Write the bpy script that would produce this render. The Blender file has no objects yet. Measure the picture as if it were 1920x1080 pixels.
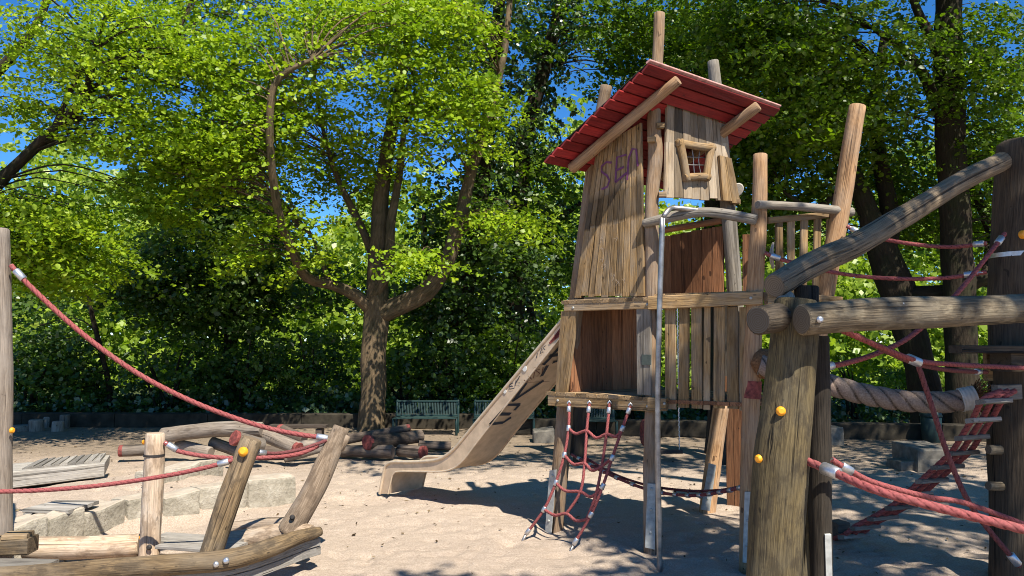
import bpy, math, random
import numpy as np
from mathutils import Vector, Matrix
R = math.radians
random.seed(7); rng = np.random.default_rng(11)
sc = bpy.context.scene
COL = sc.collection

# ------------------------------------------------------------------ camera, sky, sun, exposure
F = 1478.0; CAM = Vector((0, 0, 1.65)); PITCH = math.atan(100 / F)
cam = bpy.data.cameras.new('camera'); cam_o = bpy.data.objects.new('camera', cam); COL.objects.link(cam_o)
cam_o.location = CAM; cam_o.rotation_euler = (R(90) + PITCH, 0, 0)
cam.sensor_width = 36; cam.lens = 36 * F / 1920; cam.clip_start = 0.05; cam.clip_end = 3000
sc.camera = cam_o
SUN_TO = Vector((0.47, -0.88, 0)).normalized(); EL = R(54)
w = bpy.data.worlds.new('World'); sc.world = w; w.use_nodes = True
nt = w.node_tree; sky = nt.nodes.new('ShaderNodeTexSky'); sky.sky_type = 'NISHITA'; sky.sun_disc = False
sky.sun_elevation = EL; sky.sun_rotation = math.atan2(SUN_TO.x, SUN_TO.y)
sky.air_density = 0.8; sky.dust_density = 0.0; sky.ozone_density = 6.0; sky.altitude = 1500
bgn = nt.nodes['Background']; bgn.inputs['Strength'].default_value = 0.105
hs = nt.nodes.new('ShaderNodeHueSaturation'); hs.inputs['Saturation'].default_value = 1.22
nt.links.new(sky.outputs[0], hs.inputs['Color']); nt.links.new(hs.outputs[0], bgn.inputs[0])
sl = bpy.data.lights.new('sun', 'SUN'); sl.energy = 5.0; sl.angle = R(0.5); sl.color = (1, 0.94, 0.84)
so = bpy.data.objects.new('sun', sl); COL.objects.link(so)
sd = Vector((SUN_TO.x * math.cos(EL), SUN_TO.y * math.cos(EL), math.sin(EL)))
so.rotation_euler = sd.to_track_quat('Z', 'Y').to_euler(); so.location = sd * 40
sc.view_settings.view_transform = 'Standard'; sc.view_settings.look = 'None'
sc.view_settings.exposure = 0.95; sc.view_settings.gamma = 1
sc.cycles.max_bounces = 6; sc.cycles.transparent_max_bounces = 4; sc.cycles.transmission_bounces = 4
sc.cycles.use_denoising = True; sc.cycles.filter_width = 1.0; sc.cycles.denoising_prefilter = 'ACCURATE'

# ------------------------------------------------------------------ pixel <-> world
cp, sp_ = math.cos(PITCH), math.sin(PITCH)
def ray(px, py):
    u = (px - 960) / F; v = (540 - py) / F
    return Vector((u, cp - v * sp_, sp_ + v * cp))
def P(px, py, Y):
    d = ray(px, py); return CAM + d * (Y / d.y)
def G(px, py, z=0.0):
    d = ray(px, py); return CAM + d * ((z - CAM.z) / d.z)
def PL(px, py, pl):
    d = ray(px, py); o, n = pl
    return CAM + d * ((Vector(o) - CAM).dot(n) / d.dot(n))
def proj(p):
    x, y, z = p[0], p[1], p[2] - CAM.z
    dep = y * cp + z * sp_; up = -y * sp_ + z * cp
    return 960 + F * x / dep, 540 - F * up / dep
def V(*a): return Vector(a)
def lerp(a, b, t): return a + (b - a) * t

# ------------------------------------------------------------------ materials
def newmat(name):
    m = bpy.data.materials.new(name); m.use_nodes = True
    nt = m.node_tree; b = nt.nodes['Principled BSDF']
    return m, nt, b
def N(nt, t, **k):
    n = nt.nodes.new(t)
    for a, v in k.items(): setattr(n, a, v)
    return n
def ramp(nt, fac, stops, interp='LINEAR'):
    r = N(nt, 'ShaderNodeValToRGB'); cr = r.color_ramp; cr.interpolation = interp
    while len(cr.elements) < len(stops): cr.elements.new(0.5)
    for e, (p, c) in zip(cr.elements, stops):
        e.position = p; e.color = (c[0], c[1], c[2], 1)
    nt.links.new(fac, r.inputs[0]); return r
def noise(nt, vec, scale, detail=4, rough=0.55, dist=0.0):
    n = N(nt, 'ShaderNodeTexNoise'); n.inputs['Scale'].default_value = scale
    n.inputs['Detail'].default_value = detail; n.inputs['Roughness'].default_value = rough
    n.inputs['Distortion'].default_value = dist
    if vec is not None: nt.links.new(vec, n.inputs['Vector'])
    return n
def mapping(nt, vec, s):
    m = N(nt, 'ShaderNodeMapping'); m.inputs['Scale'].default_value = s; nt.links.new(vec, m.inputs[0]); return m.outputs[0]
def mix(nt, fac, a, b, blend='MIX'):
    m = N(nt, 'ShaderNodeMix', data_type='RGBA', blend_type=blend)
    for s, v in ((m.inputs[0], fac), (m.inputs[6], a), (m.inputs[7], b)):
        if hasattr(v, 'default_value') or hasattr(v, 'is_linked'): nt.links.new(v, s)
        elif isinstance(v, (int, float)): s.default_value = v
        else: s.default_value = (v[0], v[1], v[2], 1)
    return m.outputs[2]
def math_(nt, op, a, b=None):
    m = N(nt, 'ShaderNodeMath', operation=op)
    for i, v in enumerate((a, b)):
        if v is None: continue
        if isinstance(v, (int, float)): m.inputs[i].default_value = v
        else: nt.links.new(v, m.inputs[i])
    return m.outputs[0]
def bump(nt, b, h, strength, dist):
    bp = N(nt, 'ShaderNodeBump'); bp.inputs['Strength'].default_value = strength; bp.inputs['Distance'].default_value = dist
    nt.links.new(h, bp.inputs['Height']); nt.links.new(bp.outputs[0], b.inputs['Normal'])

def wood(name, dark, mid, light, grey=(0.30, 0.27, 0.23), greyamt=0.45, crack=0.6, blotch=None, blotchamt=0.0, bstr=0.5, rough=0.85, stain=0.6):
    m, nt, b = newmat(name)
    at = N(nt, 'ShaderNodeAttribute', attribute_name='gr').outputs['Vector']
    tone = N(nt, 'ShaderNodeAttribute', attribute_name='tone').outputs['Fac']
    cap = N(nt, 'ShaderNodeAttribute', attribute_name='cap').outputs['Fac']
    n1 = noise(nt, mapping(nt, at, (1, 1, 0.05)), 60, 7, 0.7, 0.35)
    c = ramp(nt, n1.outputs[0], [(0.32, dark), (0.5, mid), (0.66, light)]).outputs[0]
    nf = noise(nt, mapping(nt, at, (1, 1, 0.03)), 210, 3, 0.6)
    c = mix(nt, 0.55, c, ramp(nt, nf.outputs[0], [(0.35, (dark[0] * .7, dark[1] * .7, dark[2] * .7)), (0.62, light)]).outputs[0])
    ns = noise(nt, mapping(nt, at, (1, 1, 0.22)), 10, 5, 0.65, 0.4)
    c = mix(nt, math_(nt, 'MULTIPLY', ramp(nt, ns.outputs[0], [(0.53, (0, 0, 0)), (0.72, (1, 1, 1))]).outputs[0], stain), c, (dark[0] * .55, dark[1] * .55, dark[2] * .55))
    nk = noise(nt, mapping(nt, at, (1, 1, 0.6)), 22, 1, 0.4)
    c = mix(nt, math_(nt, 'MULTIPLY', ramp(nt, nk.outputs[0], [(0.735, (0, 0, 0)), (0.77, (1, 1, 1))]).outputs[0], 0.8), c, (dark[0] * .3, dark[1] * .3, dark[2] * .3))
    n2 = noise(nt, mapping(nt, at, (1, 1, 0.45)), 7, 5, 0.6)
    gf = ramp(nt, n2.outputs[0], [(0.42, (0, 0, 0)), (0.66, (1, 1, 1))]).outputs[0]
    c = mix(nt, math_(nt, 'MULTIPLY', gf, greyamt), c, grey)
    if blotch:
        n3 = noise(nt, mapping(nt, at, (1, 1, 0.55)), 13, 6, 0.65)
        bf = ramp(nt, n3.outputs[0], [(0.5, (0, 0, 0)), (0.6, (1, 1, 1))]).outputs[0]
        c = mix(nt, math_(nt, 'MULTIPLY', bf, blotchamt), c, blotch)
    n4 = noise(nt, mapping(nt, at, (1, 1, 0.025)), 24, 3, 0.5, 0.6)
    ck = ramp(nt, n4.outputs[0], [(0.33, (1, 1, 1)), (0.39, (0, 0, 0))]).outputs[0]
    c = mix(nt, math_(nt, 'MULTIPLY', ck, crack), c, (dark[0] * .35, dark[1] * .35, dark[2] * .35))
    # end grain
    sx = N(nt, 'ShaderNodeSeparateXYZ'); nt.links.new(at, sx.inputs[0])
    cv = N(nt, 'ShaderNodeAttribute', attribute_name='capv').outputs['Vector']
    ln = N(nt, 'ShaderNodeVectorMath', operation='LENGTH'); nt.links.new(cv, ln.inputs[0])
    nn = noise(nt, cv, 18, 3)
    rr = math_(nt, 'ADD', math_(nt, 'MULTIPLY', ln.outputs['Value'], 620), math_(nt, 'MULTIPLY', nn.outputs[0], 9))
    ring = math_(nt, 'MULTIPLY_ADD', math_(nt, 'SINE', rr), 0.5); nt.nodes[-1].inputs[2].default_value = 0.5
    endc = mix(nt, ring, (grey[0] * .55, grey[1] * .5, grey[2] * .45), (mid[0] * .9 + .03, mid[1] * .9 + .03, mid[2] * .9 + .03))
    c = mix(nt, cap, c, endc)
    tn = math_(nt, 'MULTIPLY_ADD', tone, 0.85); nt.nodes[-1].inputs[2].default_value = 0.52
    cc = N(nt, 'ShaderNodeCombineColor')
    for i in range(3): nt.links.new(tn, cc.inputs[i])
    c = mix(nt, 1.0, c, cc.outputs[0], 'MULTIPLY')
    nt.links.new(c, b.inputs['Base Color']); b.inputs['Roughness'].default_value = rough
    b.inputs['Specular IOR Level'].default_value = 0.25
    h = math_(nt, 'SUBTRACT', math_(nt, 'ADD', n1.outputs[0], math_(nt, 'MULTIPLY', nf.outputs[0], .4)), math_(nt, 'MULTIPLY', ck, 1.2))
    bump(nt, b, h, min(1, bstr * 1.4), 0.009)
    return m

M = {}
M['plank'] = wood('weathered plank', (0.10, 0.057, 0.024), (0.27, 0.16, 0.066), (0.41, 0.268, 0.122), grey=(0.27, 0.22, 0.16), greyamt=0.6, crack=0.45)
M['pale'] = wood('sun bleached plank', (0.13, 0.085, 0.05), (0.31, 0.22, 0.132), (0.43, 0.33, 0.215), grey=(0.35, 0.30, 0.235), greyamt=0.6, crack=0.6)
M['plank_red'] = wood('red brown plank', (0.10, 0.038, 0.018), (0.27, 0.115, 0.05), (0.40, 0.185, 0.085), grey=(0.24, 0.135, 0.075), greyamt=0.3, crack=0.45)
M['post'] = wood('tower post', (0.13, 0.075, 0.04), (0.28, 0.175, 0.095), (0.40, 0.27, 0.16), grey=(0.30, 0.25, 0.20), greyamt=0.65, crack=0.6)
M['warm'] = wood('warm post', (0.15, 0.07, 0.03), (0.33, 0.185, 0.085), (0.44, 0.27, 0.14), grey=(0.32, 0.25, 0.18), greyamt=0.45, crack=0.5)
M['greyp'] = wood('grey post', (0.17, 0.14, 0.105), (0.31, 0.265, 0.205), (0.42, 0.37, 0.30), grey=(0.36, 0.33, 0.29), greyamt=0.6, crack=0.6)
M['boat'] = wood('bleached log', (0.17, 0.11, 0.065), (0.36, 0.255, 0.165), (0.50, 0.38, 0.265), grey=(0.42, 0.36, 0.29), greyamt=0.55, crack=0.7, blotch=(0.17, 0.12, 0.08), blotchamt=0.65)
M['boatdark'] = wood('stained log', (0.07, 0.045, 0.025), (0.19, 0.125, 0.065), (0.33, 0.23, 0.12), grey=(0.22, 0.18, 0.13), greyamt=0.5, crack=0.75, blotch=(0.06, 0.045, 0.03), blotchamt=0.6)
M['near'] = wood('algae stained log', (0.06, 0.042, 0.022), (0.185, 0.135, 0.06), (0.34, 0.255, 0.12), grey=(0.20, 0.175, 0.12), greyamt=0.55, crack=0.9, blotch=(0.055, 0.042, 0.028), blotchamt=0.55, bstr=0.7)
M['black'] = wood('blackened log', (0.014, 0.011, 0.008), (0.034, 0.026, 0.018), (0.08, 0.06, 0.04), grey=(0.085, 0.07, 0.052), greyamt=0.5, crack=0.9, bstr=0.8)
M['beam'] = wood('flaking beam', (0.035, 0.027, 0.018), (0.11, 0.083, 0.052), (0.24, 0.185, 0.115), grey=(0.16, 0.14, 0.105), greyamt=0.6, crack=0.9, blotch=(0.36, 0.30, 0.20), blotchamt=0.35, bstr=0.7)
M['bigpost'] = wood('dark thick post', (0.03, 0.022, 0.015), (0.085, 0.06, 0.038), (0.19, 0.135, 0.085), grey=(0.14, 0.115, 0.085), greyamt=0.5, crack=0.9, bstr=0.8)
M['slant'] = wood('weathered brown log', (0.035, 0.026, 0.016), (0.115, 0.083, 0.05), (0.23, 0.17, 0.105), grey=(0.16, 0.13, 0.095), greyamt=0.45, crack=0.85, bstr=0.7)
M['pile'] = wood('old log', (0.08, 0.06, 0.045), (0.20, 0.155, 0.115), (0.33, 0.27, 0.21), grey=(0.29, 0.25, 0.21), greyamt=0.6, crack=0.8)
M['piledark'] = wood('dark old log', (0.03, 0.022, 0.017), (0.085, 0.062, 0.047), (0.16, 0.12, 0.09), grey=(0.14, 0.115, 0.09), greyamt=0.6, crack=0.8)
M['greyboard'] = wood('grey board', (0.13, 0.115, 0.10), (0.25, 0.225, 0.19), (0.36, 0.33, 0.28), grey=(0.30, 0.28, 0.25), greyamt=0.6, crack=0.6)

def simple(name, col, rough=0.6, metal=0.0, var=0.25, scale=30, spec=0.4, bs=0.0):
    m, nt, b = newmat(name)
    tc = N(nt, 'ShaderNodeTexCoord').outputs['Object']
    n = noise(nt, tc, scale, 5, 0.6)
    lo = [c * (1 - var) for c in col]; hi = [min(1, c * (1 + var)) for c in col]
    c = ramp(nt, n.outputs[0], [(0.3, lo), (0.7, hi)]).outputs[0]
    nt.links.new(c, b.inputs['Base Color']); b.inputs['Roughness'].default_value = rough
    b.inputs['Metallic'].default_value = metal; b.inputs['Specular IOR Level'].default_value = spec
    if bs: bump(nt, b, n.outputs[0], bs, 0.01)
    return m
def rope_mat(name, col, groove):
    m, nt, b = newmat(name)
    tc = N(nt, 'ShaderNodeTexCoord').outputs['Object']; n = noise(nt, tc, 90, 4, 0.6); n2 = noise(nt, tc, 5, 3, 0.6)
    tone = N(nt, 'ShaderNodeAttribute', attribute_name='tone').outputs['Fac']
    c = ramp(nt, n.outputs[0], [(0.3, [x * .6 for x in col]), (0.7, [min(1, x * 1.35) for x in col])]).outputs[0]
    c = mix(nt, math_(nt, 'MULTIPLY', n2.outputs[0], 0.45), c, (col[0] * .8, col[0] * .42, col[0] * .38))
    c = mix(nt, ramp(nt, tone, [(0.25, (1, 1, 1)), (0.8, (0, 0, 0))]).outputs[0], c, groove)
    nt.links.new(c, b.inputs['Base Color']); b.inputs['Roughness'].default_value = 0.9; b.inputs['Specular IOR Level'].default_value = 0.1
    bump(nt, b, n.outputs[0], 0.3, 0.004); return m
M['rope'] = rope_mat('faded red rope', (0.28, 0.066, 0.064), (0.06, 0.012, 0.012))
M['ropedark'] = rope_mat('dirty red rope', (0.16, 0.05, 0.05), (0.05, 0.014, 0.014))
M['hemp'] = rope_mat('grey hemp rope', (0.25, 0.20, 0.15), (0.035, 0.026, 0.018))
M['frayed'] = simple('frayed brown fibre', (0.17, 0.085, 0.04), 0.95, 0, 0.5, 60, 0.1)
M['metal'] = simple('galvanised steel', (0.55, 0.56, 0.57), 0.42, 0.9, 0.18, 40)
M['clamp'] = simple('pressed aluminium', (0.50, 0.51, 0.53), 0.42, 0.85, 0.15, 80)
M['plate'] = simple('dull zinc plate', (0.40, 0.40, 0.37), 0.6, 0.35, 0.25, 25)
M['dirtymetal'] = simple('tarnished steel tube', (0.33, 0.31, 0.29), 0.4, 0.85, 0.4, 14)
M['slide'] = simple('dusty steel chute', (0.54, 0.405, 0.27), 0.5, 0.2, 0.2, 9)
M['slidelip'] = simple('rubbed steel rim', (0.60, 0.48, 0.34), 0.42, 0.3, 0.15, 12)
M['yellow'] = simple('yellow plastic cap', (0.75, 0.30, 0.015), 0.45, 0, 0.1, 20)
M['rubber'] = simple('dark rubber', (0.025, 0.022, 0.02), 0.7, 0, 0.3, 20)
M['green'] = simple('green painted steel', (0.008, 0.028, 0.025), 0.5, 0, 0.25, 20)
M['bin'] = simple('dark green bin', (0.012, 0.03, 0.026), 0.55, 0, 0.3, 20)
M['purple'] = simple('purple spray paint', (0.13, 0.035, 0.10), 0.7, 0, 0.3, 30)
M['navy'] = simple('black blue spray paint', (0.02, 0.028, 0.045), 0.7, 0, 0.4, 30)
M['brownink'] = simple('brown marker ink', (0.15, 0.06, 0.04), 0.7, 0, 0.3, 30)
M['white'] = simple('white sticker', (0.6, 0.58, 0.52), 0.6, 0, 0.1, 30)
M['redpaint'] = simple('worn red paint', (0.19, 0.045, 0.036), 0.85, 0, 0.65, 26)
M['whitecord'] = simple('pale cord', (0.55, 0.52, 0.46), 0.8, 0, 0.1, 30)
M['signp'] = simple('green name plate', (0.07, 0.085, 0.07), 0.5, 0.2, 0.2, 30)
M['chalk'] = simple('chalk and scratch marks', (0.42, 0.33, 0.24), 0.9, 0, 0.2, 30)
M['roof'] = wood('red painted board', (0.13, 0.009, 0.010), (0.25, 0.017, 0.017), (0.32, 0.028, 0.024), grey=(0.27, 0.035, 0.035), greyamt=0.4, crack=0.3, bstr=0.2, rough=0.6, stain=.35)

M['worn'] = simple('worn pink edge', (0.42, 0.22, 0.19), 0.8, 0, 0.4, 14)
def stone_mat():
    m, nt, b = newmat('pale sandstone')
    tc = N(nt, 'ShaderNodeTexCoord').outputs['Object']
    n = noise(nt, tc, 6, 8, 0.65); n2 = noise(nt, tc, 40, 5, 0.6)
    c = ramp(nt, n.outputs[0], [(0.3, (0.16, 0.14, 0.095)), (0.52, (0.33, 0.29, 0.22)), (0.7, (0.45, 0.41, 0.33))]).outputs[0]
    c = mix(nt, 0.25, c, ramp(nt, n2.outputs[0], [(0.35, (0.16, 0.145, 0.11)), (0.7, (0.46, 0.42, 0.35))]).outputs[0])
    geo = N(nt, 'ShaderNodeNewGeometry'); s = N(nt, 'ShaderNodeSeparateXYZ'); nt.links.new(geo.outputs['Normal'], s.inputs[0])
    top = ramp(nt, s.outputs[2], [(0.5, (0, 0, 0)), (0.9, (1, 1, 1))]).outputs[0]
    c = mix(nt, math_(nt, 'MULTIPLY', top, 0.5), c, (0.46, 0.37, 0.28))      # sand lies on the top faces
    nt.links.new(c, b.inputs['Base Color']); b.inputs['Roughness'].default_value = 0.9
    bump(nt, b, math_(nt, 'ADD', n.outputs[0], math_(nt, 'MULTIPLY', n2.outputs[0], 0.4)), 0.8, 0.03)
    return m
M['stone'] = stone_mat()
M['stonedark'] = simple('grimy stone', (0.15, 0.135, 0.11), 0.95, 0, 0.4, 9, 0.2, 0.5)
M['concrete'] = simple('mossy concrete darkened as shade', (0.036, 0.03, 0.021), 0.95, 0, 0.55, 5, 0.2, 0.5)  # base colour darkened to stand in for shade on the back walls

def sand_mat():
    m, nt, b = newmat('playground sand')
    tc = N(nt, 'ShaderNodeTexCoord').outputs['Object']
    n1 = noise(nt, tc, 0.9, 5, 0.6); n2 = noise(nt, tc, 9, 6, 0.7); n3 = noise(nt, tc, 75, 5, 0.85)
    c = ramp(nt, n1.outputs[0], [(0.3, (0.34, 0.27, 0.205)), (0.7, (0.43, 0.35, 0.272))]).outputs[0]
    c = mix(nt, 0.35, c, ramp(nt, n2.outputs[0], [(0.3, (0.27, 0.205, 0.15)), (0.7, (0.50, 0.41, 0.32))]).outputs[0])
    c = mix(nt, 0.55, c, ramp(nt, n3.outputs[0], [(0.34, (0.15, 0.105, 0.07)), (0.5, (0.40, 0.312, 0.237)), (0.64, (0.62, 0.51, 0.41))]).outputs[0])
    s = N(nt, 'ShaderNodeSeparateXYZ'); nt.links.new(tc, s.inputs[0])
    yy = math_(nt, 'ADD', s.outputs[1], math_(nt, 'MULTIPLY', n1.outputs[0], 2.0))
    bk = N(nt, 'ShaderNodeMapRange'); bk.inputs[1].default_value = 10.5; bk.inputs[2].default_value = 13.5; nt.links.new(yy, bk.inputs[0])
    soil_shade = ramp(nt, n2.outputs[0], [(0.3, (0.10, 0.075, 0.05)), (0.7, (0.25, 0.19, 0.125))]).outputs[0]
    c = mix(nt, math_(nt, 'MULTIPLY', bk.outputs[0], 0.8), c, soil_shade)  # darker soil tone towards the back, with the shade there put into it
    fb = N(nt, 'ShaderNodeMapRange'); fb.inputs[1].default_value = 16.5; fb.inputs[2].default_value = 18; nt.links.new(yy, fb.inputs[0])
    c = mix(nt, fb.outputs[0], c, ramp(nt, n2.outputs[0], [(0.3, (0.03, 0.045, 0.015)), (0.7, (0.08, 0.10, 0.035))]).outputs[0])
    nt.links.new(c, b.inputs['Base Color']); b.inputs['Roughness'].default_value = 0.95; b.inputs['Specular IOR Level'].default_value = 0.15
    h = math_(nt, 'ADD', math_(nt, 'MULTIPLY', n2.outputs[0], 2.2), math_(nt, 'MULTIPLY', n3.outputs[0], 0.7))
    bump(nt, b, h, 0.8, 0.016)
    return m
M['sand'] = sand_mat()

def bark_mat(name, dark, light, moss=0.0):
    m, nt, b = newmat(name)
    at = N(nt, 'ShaderNodeAttribute', attribute_name='gr').outputs['Vector']
    n1 = noise(nt, mapping(nt, at, (1, 1, 0.18)), 26, 7, 0.65, 0.5)
    n2 = noise(nt, at, 3.0, 5, 0.6)
    c = ramp(nt, n1.outputs[0], [(0.3, dark), (0.68, light)]).outputs[0]
    c = mix(nt, ramp(nt, n2.outputs[0], [(0.42, (0, 0, 0)), (0.7, (1, 1, 1))]).outputs[0], c, mix(nt, 0.6, c, (light[0] * 1.25, light[1] * 1.2, light[2] * 1.05)))
    if moss: c = mix(nt, math_(nt, 'MULTIPLY', ramp(nt, n2.outputs[0], [(0.35, (1, 1, 1)), (0.55, (0, 0, 0))]).outputs[0], moss), c, (0.05, 0.06, 0.02))
    nt.links.new(c, b.inputs['Base Color']); b.inputs['Roughness'].default_value = 0.95; b.inputs['Specular IOR Level'].default_value = 0.15
    bump(nt, b, n1.outputs[0], 0.9, 0.04)
    return m
M['bark'] = bark_mat('beech bark', (0.035, 0.025, 0.015), (0.165, 0.12, 0.074), 0.3)
M['barkdark'] = bark_mat('dark furrowed bark', (0.009, 0.007, 0.005), (0.038, 0.029, 0.02), 0.3)

def leaf_mat(name, c0, c1, c2, trans=0.5, gloss=0.06, tmul=(1.05, 1.15, 0.4)):
    m = bpy.data.materials.new(name); m.use_nodes = True; nt = m.node_tree; nt.nodes.clear()
    out = N(nt, 'ShaderNodeOutputMaterial')
    tone = N(nt, 'ShaderNodeAttribute', attribute_name='tone').outputs['Fac']
    c = ramp(nt, tone, [(0.0, c0), (0.5, c1), (1.0, c2)]).outputs[0]
    d = N(nt, 'ShaderNodeBsdfDiffuse'); nt.links.new(c, d.inputs[0])
    t = N(nt, 'ShaderNodeBsdfTranslucent'); nt.links.new(mix(nt, 1.0, c, tmul, 'MULTIPLY'), t.inputs[0])
    a = N(nt, 'ShaderNodeMixShader'); a.inputs[0].default_value = trans
    nt.links.new(d.outputs[0], a.inputs[1]); nt.links.new(t.outputs[0], a.inputs[2])
    g = N(nt, 'ShaderNodeBsdfGlossy'); g.inputs['Roughness'].default_value = 0.42
    e = N(nt, 'ShaderNodeMixShader'); e.inputs[0].default_value = gloss
    nt.links.new(a.outputs[0], e.inputs[1]); nt.links.new(g.outputs[0], e.inputs[2])
    nt.links.new(e.outputs[0], out.inputs[0]); return m
M['leaf_spring'] = leaf_mat('spring beech leaves', (0.12, 0.21, 0.010), (0.225, 0.335, 0.014), (0.36, 0.455, 0.022), 0.42, .015)
M['leaf_mid'] = leaf_mat('mid green leaves', (0.05, 0.105, 0.006), (0.10, 0.175, 0.009), (0.185, 0.28, 0.012), 0.5, .03)
M['leaf_dark'] = leaf_mat('dark green leaves', (0.035, 0.08, 0.012), (0.07, 0.135, 0.017), (0.14, 0.225, 0.024), 0.5, .04)
M['leaf_ivy'] = leaf_mat('ivy leaves', (0.016, 0.044, 0.008), (0.034, 0.08, 0.013), (0.065, 0.125, 0.02), 0.25, 0.08)
M['leaf_far'] = leaf_mat('far sunlit leaves', (0.12, 0.20, 0.02), (0.23, 0.33, 0.03), (0.38, 0.47, 0.06), 0.45, .03)

# ------------------------------------------------------------------ mesh building
class MB:
    def __init__(s): s.v = []; s.f = []; s.sm = []; s.gr = []; s.tone = []; s.cap = []; s.cv = []
    def _add(s, pts, gr, tone, cap=0.0, cv=None):
        i = len(s.v); s.v += [tuple(p) for p in pts]; s.gr += [tuple(g) for g in gr]
        s.tone += [tone] * len(pts); s.cap += [cap] * len(pts)
        s.cv += [tuple(c) for c in cv] if cv is not None else [(0, 0, 0)] * len(pts)
        return i
    def tube(s, pts, radii, seg=14, wob=0.0, tone=None, cap=True, strands=0, pitch=0.0, lobe=0.12, res=None, flat=None, capround=0.12):
        pts = [Vector(p) for p in pts]
        if not hasattr(radii, '__len__'): radii = [radii] * len(pts)
        if tone is None: tone = random.random()
        if res and len(pts) > 1:                       # resample a smooth (Catmull-Rom) path
            q, rr = [], []
            for i in range(len(pts) - 1):
                p0 = pts[max(i - 1, 0)]; p1 = pts[i]; p2 = pts[i + 1]; p3 = pts[min(i + 2, len(pts) - 1)]
                n = max(1, int(math.ceil((p2 - p1).length / res)))
                for k in range(n):
                    t = k / n
                    q.append(0.5 * ((2 * p1) + (-p0 + p2) * t + (2 * p0 - 5 * p1 + 4 * p2 - p3) * t * t + (-p0 + 3 * p1 - 3 * p2 + p3) * t ** 3))
                    rr.append(lerp(radii[i], radii[i + 1], t))
            q.append(pts[-1]); rr.append(radii[-1]); pts, radii = q, rr
        if capround and cap and len(pts) > 1:          # softened ends
            def ins(p, d, r): return p + d.normalized() * r * capround
            d0 = pts[1] - pts[0]; d1 = pts[-2] - pts[-1]
            e0 = min(radii[0] * capround, d0.length * .4); e1 = min(radii[-1] * capround, d1.length * .4)
            pts = [pts[0], pts[0] + d0.normalized() * e0] + pts[1:-1] + [pts[-1] + d1.normalized() * e1, pts[-1]]
            radii = [radii[0] * (1 - capround), radii[0]] + list(radii[1:-1]) + [radii[-1], radii[-1] * (1 - capround)]
        vt = []
        off = Vector((random.uniform(0, 50), random.uniform(0, 50), random.uniform(0, 50)))
        ph = [random.uniform(0, 6.28) for _ in range(8)]
        t0 = (pts[1] - pts[0]).normalized(); ref = Vector((0, 0, 1)) if abs(t0.z) < 0.9 else Vector((1, 0, 0))
        u = t0.cross(ref).normalized(); L = 0.0; rings = []
        for i, p in enumerate(pts):
            t = (pts[min(i + 1, len(pts) - 1)] - pts[max(i - 1, 0)]).normalized()
            u = (u - t * u.dot(t)).normalized(); v = t.cross(u)
            if i: L += (p - pts[i - 1]).length
            ring, g = [], []
            for k in range(seg):
                a = 2 * math.pi * k / seg; r = radii[i]
                if wob: r *= 1 + wob * (0.5 * math.sin(a * 2 + ph[0] + L * 1.7) + 0.4 * math.sin(a * 3 + ph[1] - L * 4.1) + 0.5 * math.sin(L * 6.3 + ph[2] + math.sin(a + ph[3])) + 0.25 * math.sin(L * 17 + ph[4] + 2 * math.sin(a + ph[5])))
                if strands:
                    e = abs(math.cos(0.5 * (strands * a - L * pitch))); e = math.sqrt(max(0, 1 - (1 - e) ** 2)); r *= 1.05 - 2 * lobe * (1 - e); vt.append(e)
                ca, sa = math.cos(a), math.sin(a)
                if flat: sa *= flat
                ring.append(p + u * (r * ca) + v * (r * sa)); g.append(Vector((radii[i] * ca, radii[i] * sa, L)) + off)
            rings.append(s._add(ring, g, tone))
        if strands:
            i0 = rings[0]; s.tone[i0:i0 + len(vt)] = vt
        for a, b in zip(rings, rings[1:]):
            for k in range(seg):
                k2 = (k + 1) % seg
                s.f.append((a + k, a + k2, b + k2, b + k)); s.sm.append(True)
        if cap:
            for idx, rev, rad in ((rings[0], True, radii[0]), (rings[-1], False, radii[-1])):
                ring = [s.v[idx + k] for k in range(seg)]
                cv = [(rad * math.cos(2 * math.pi * k / seg), rad * math.sin(2 * math.pi * k / seg), 0) for k in range(seg)]
                c = Vector((0, 0, 0))
                for q in ring: c += Vector(q)
                c /= seg
                j = s._add(ring + [c], [off] * (seg + 1), tone, 1.0, cv + [(0, 0, 0)])
                for k in range(seg):
                    k2 = (k + 1) % seg
                    s.f.append((j + k2, j + k, j + seg) if rev else (j + k, j + k2, j + seg)); s.sm.append(False)
        return s
    def prism(s, q0, q1, ch=0.004, tone=None, jit=0.0):
        """plank between two quads (same winding); grain runs from q0 to q1"""
        if tone is None: tone = random.random()
        q0 = [Vector(p) for p in q0]; q1 = [Vector(p) for p in q1]
        off = Vector((random.uniform(0, 50), random.uniform(0, 50), random.uniform(0, 50)))
        Lz = (sum(q1, Vector()) / 4 - sum(q0, Vector()) / 4).length
        def cham(q):
            o = []
            for i in range(4):
                a, b, c = q[i - 1], q[i], q[(i + 1) % 4]
                da = (a - b); db = (c - b)
                o.append(b + da.normalized() * min(ch, da.length * .3)); o.append(b + db.normalized() * min(ch, db.length * .3))
            return o
        c0, c1 = cham(q0), cham(q1)
        ex = (q0[1] - q0[0]); ey = (q0[3] - q0[0]); exn = ex.normalized(); eyn = ey.normalized()
        def g(p, z): d = p - q0[0]; return Vector((d.dot(exn), d.dot(eyn), z)) + off
        i0 = s._add(c0, [g(p, 0) for p in c0], tone); i1 = s._add(c1, [g(q, Lz) for q in c0], tone)
        for k in range(8):
            k2 = (k + 1) % 8; s.f.append((i0 + k, i0 + k2, i1 + k2, i1 + k)); s.sm.append(False)
        for c, z, rev in ((c0, 0, True), (c1, Lz, False)):
            j = s._add(c, [g(p, z) for p in c0], tone, 0.35, [g(p, 0) - off + Vector((.1, .07, 0)) for p in c0])
            ids = tuple(range(j, j + 8)); s.f.append(ids[::-1] if rev else ids); s.sm.append(False)
        return s
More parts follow.
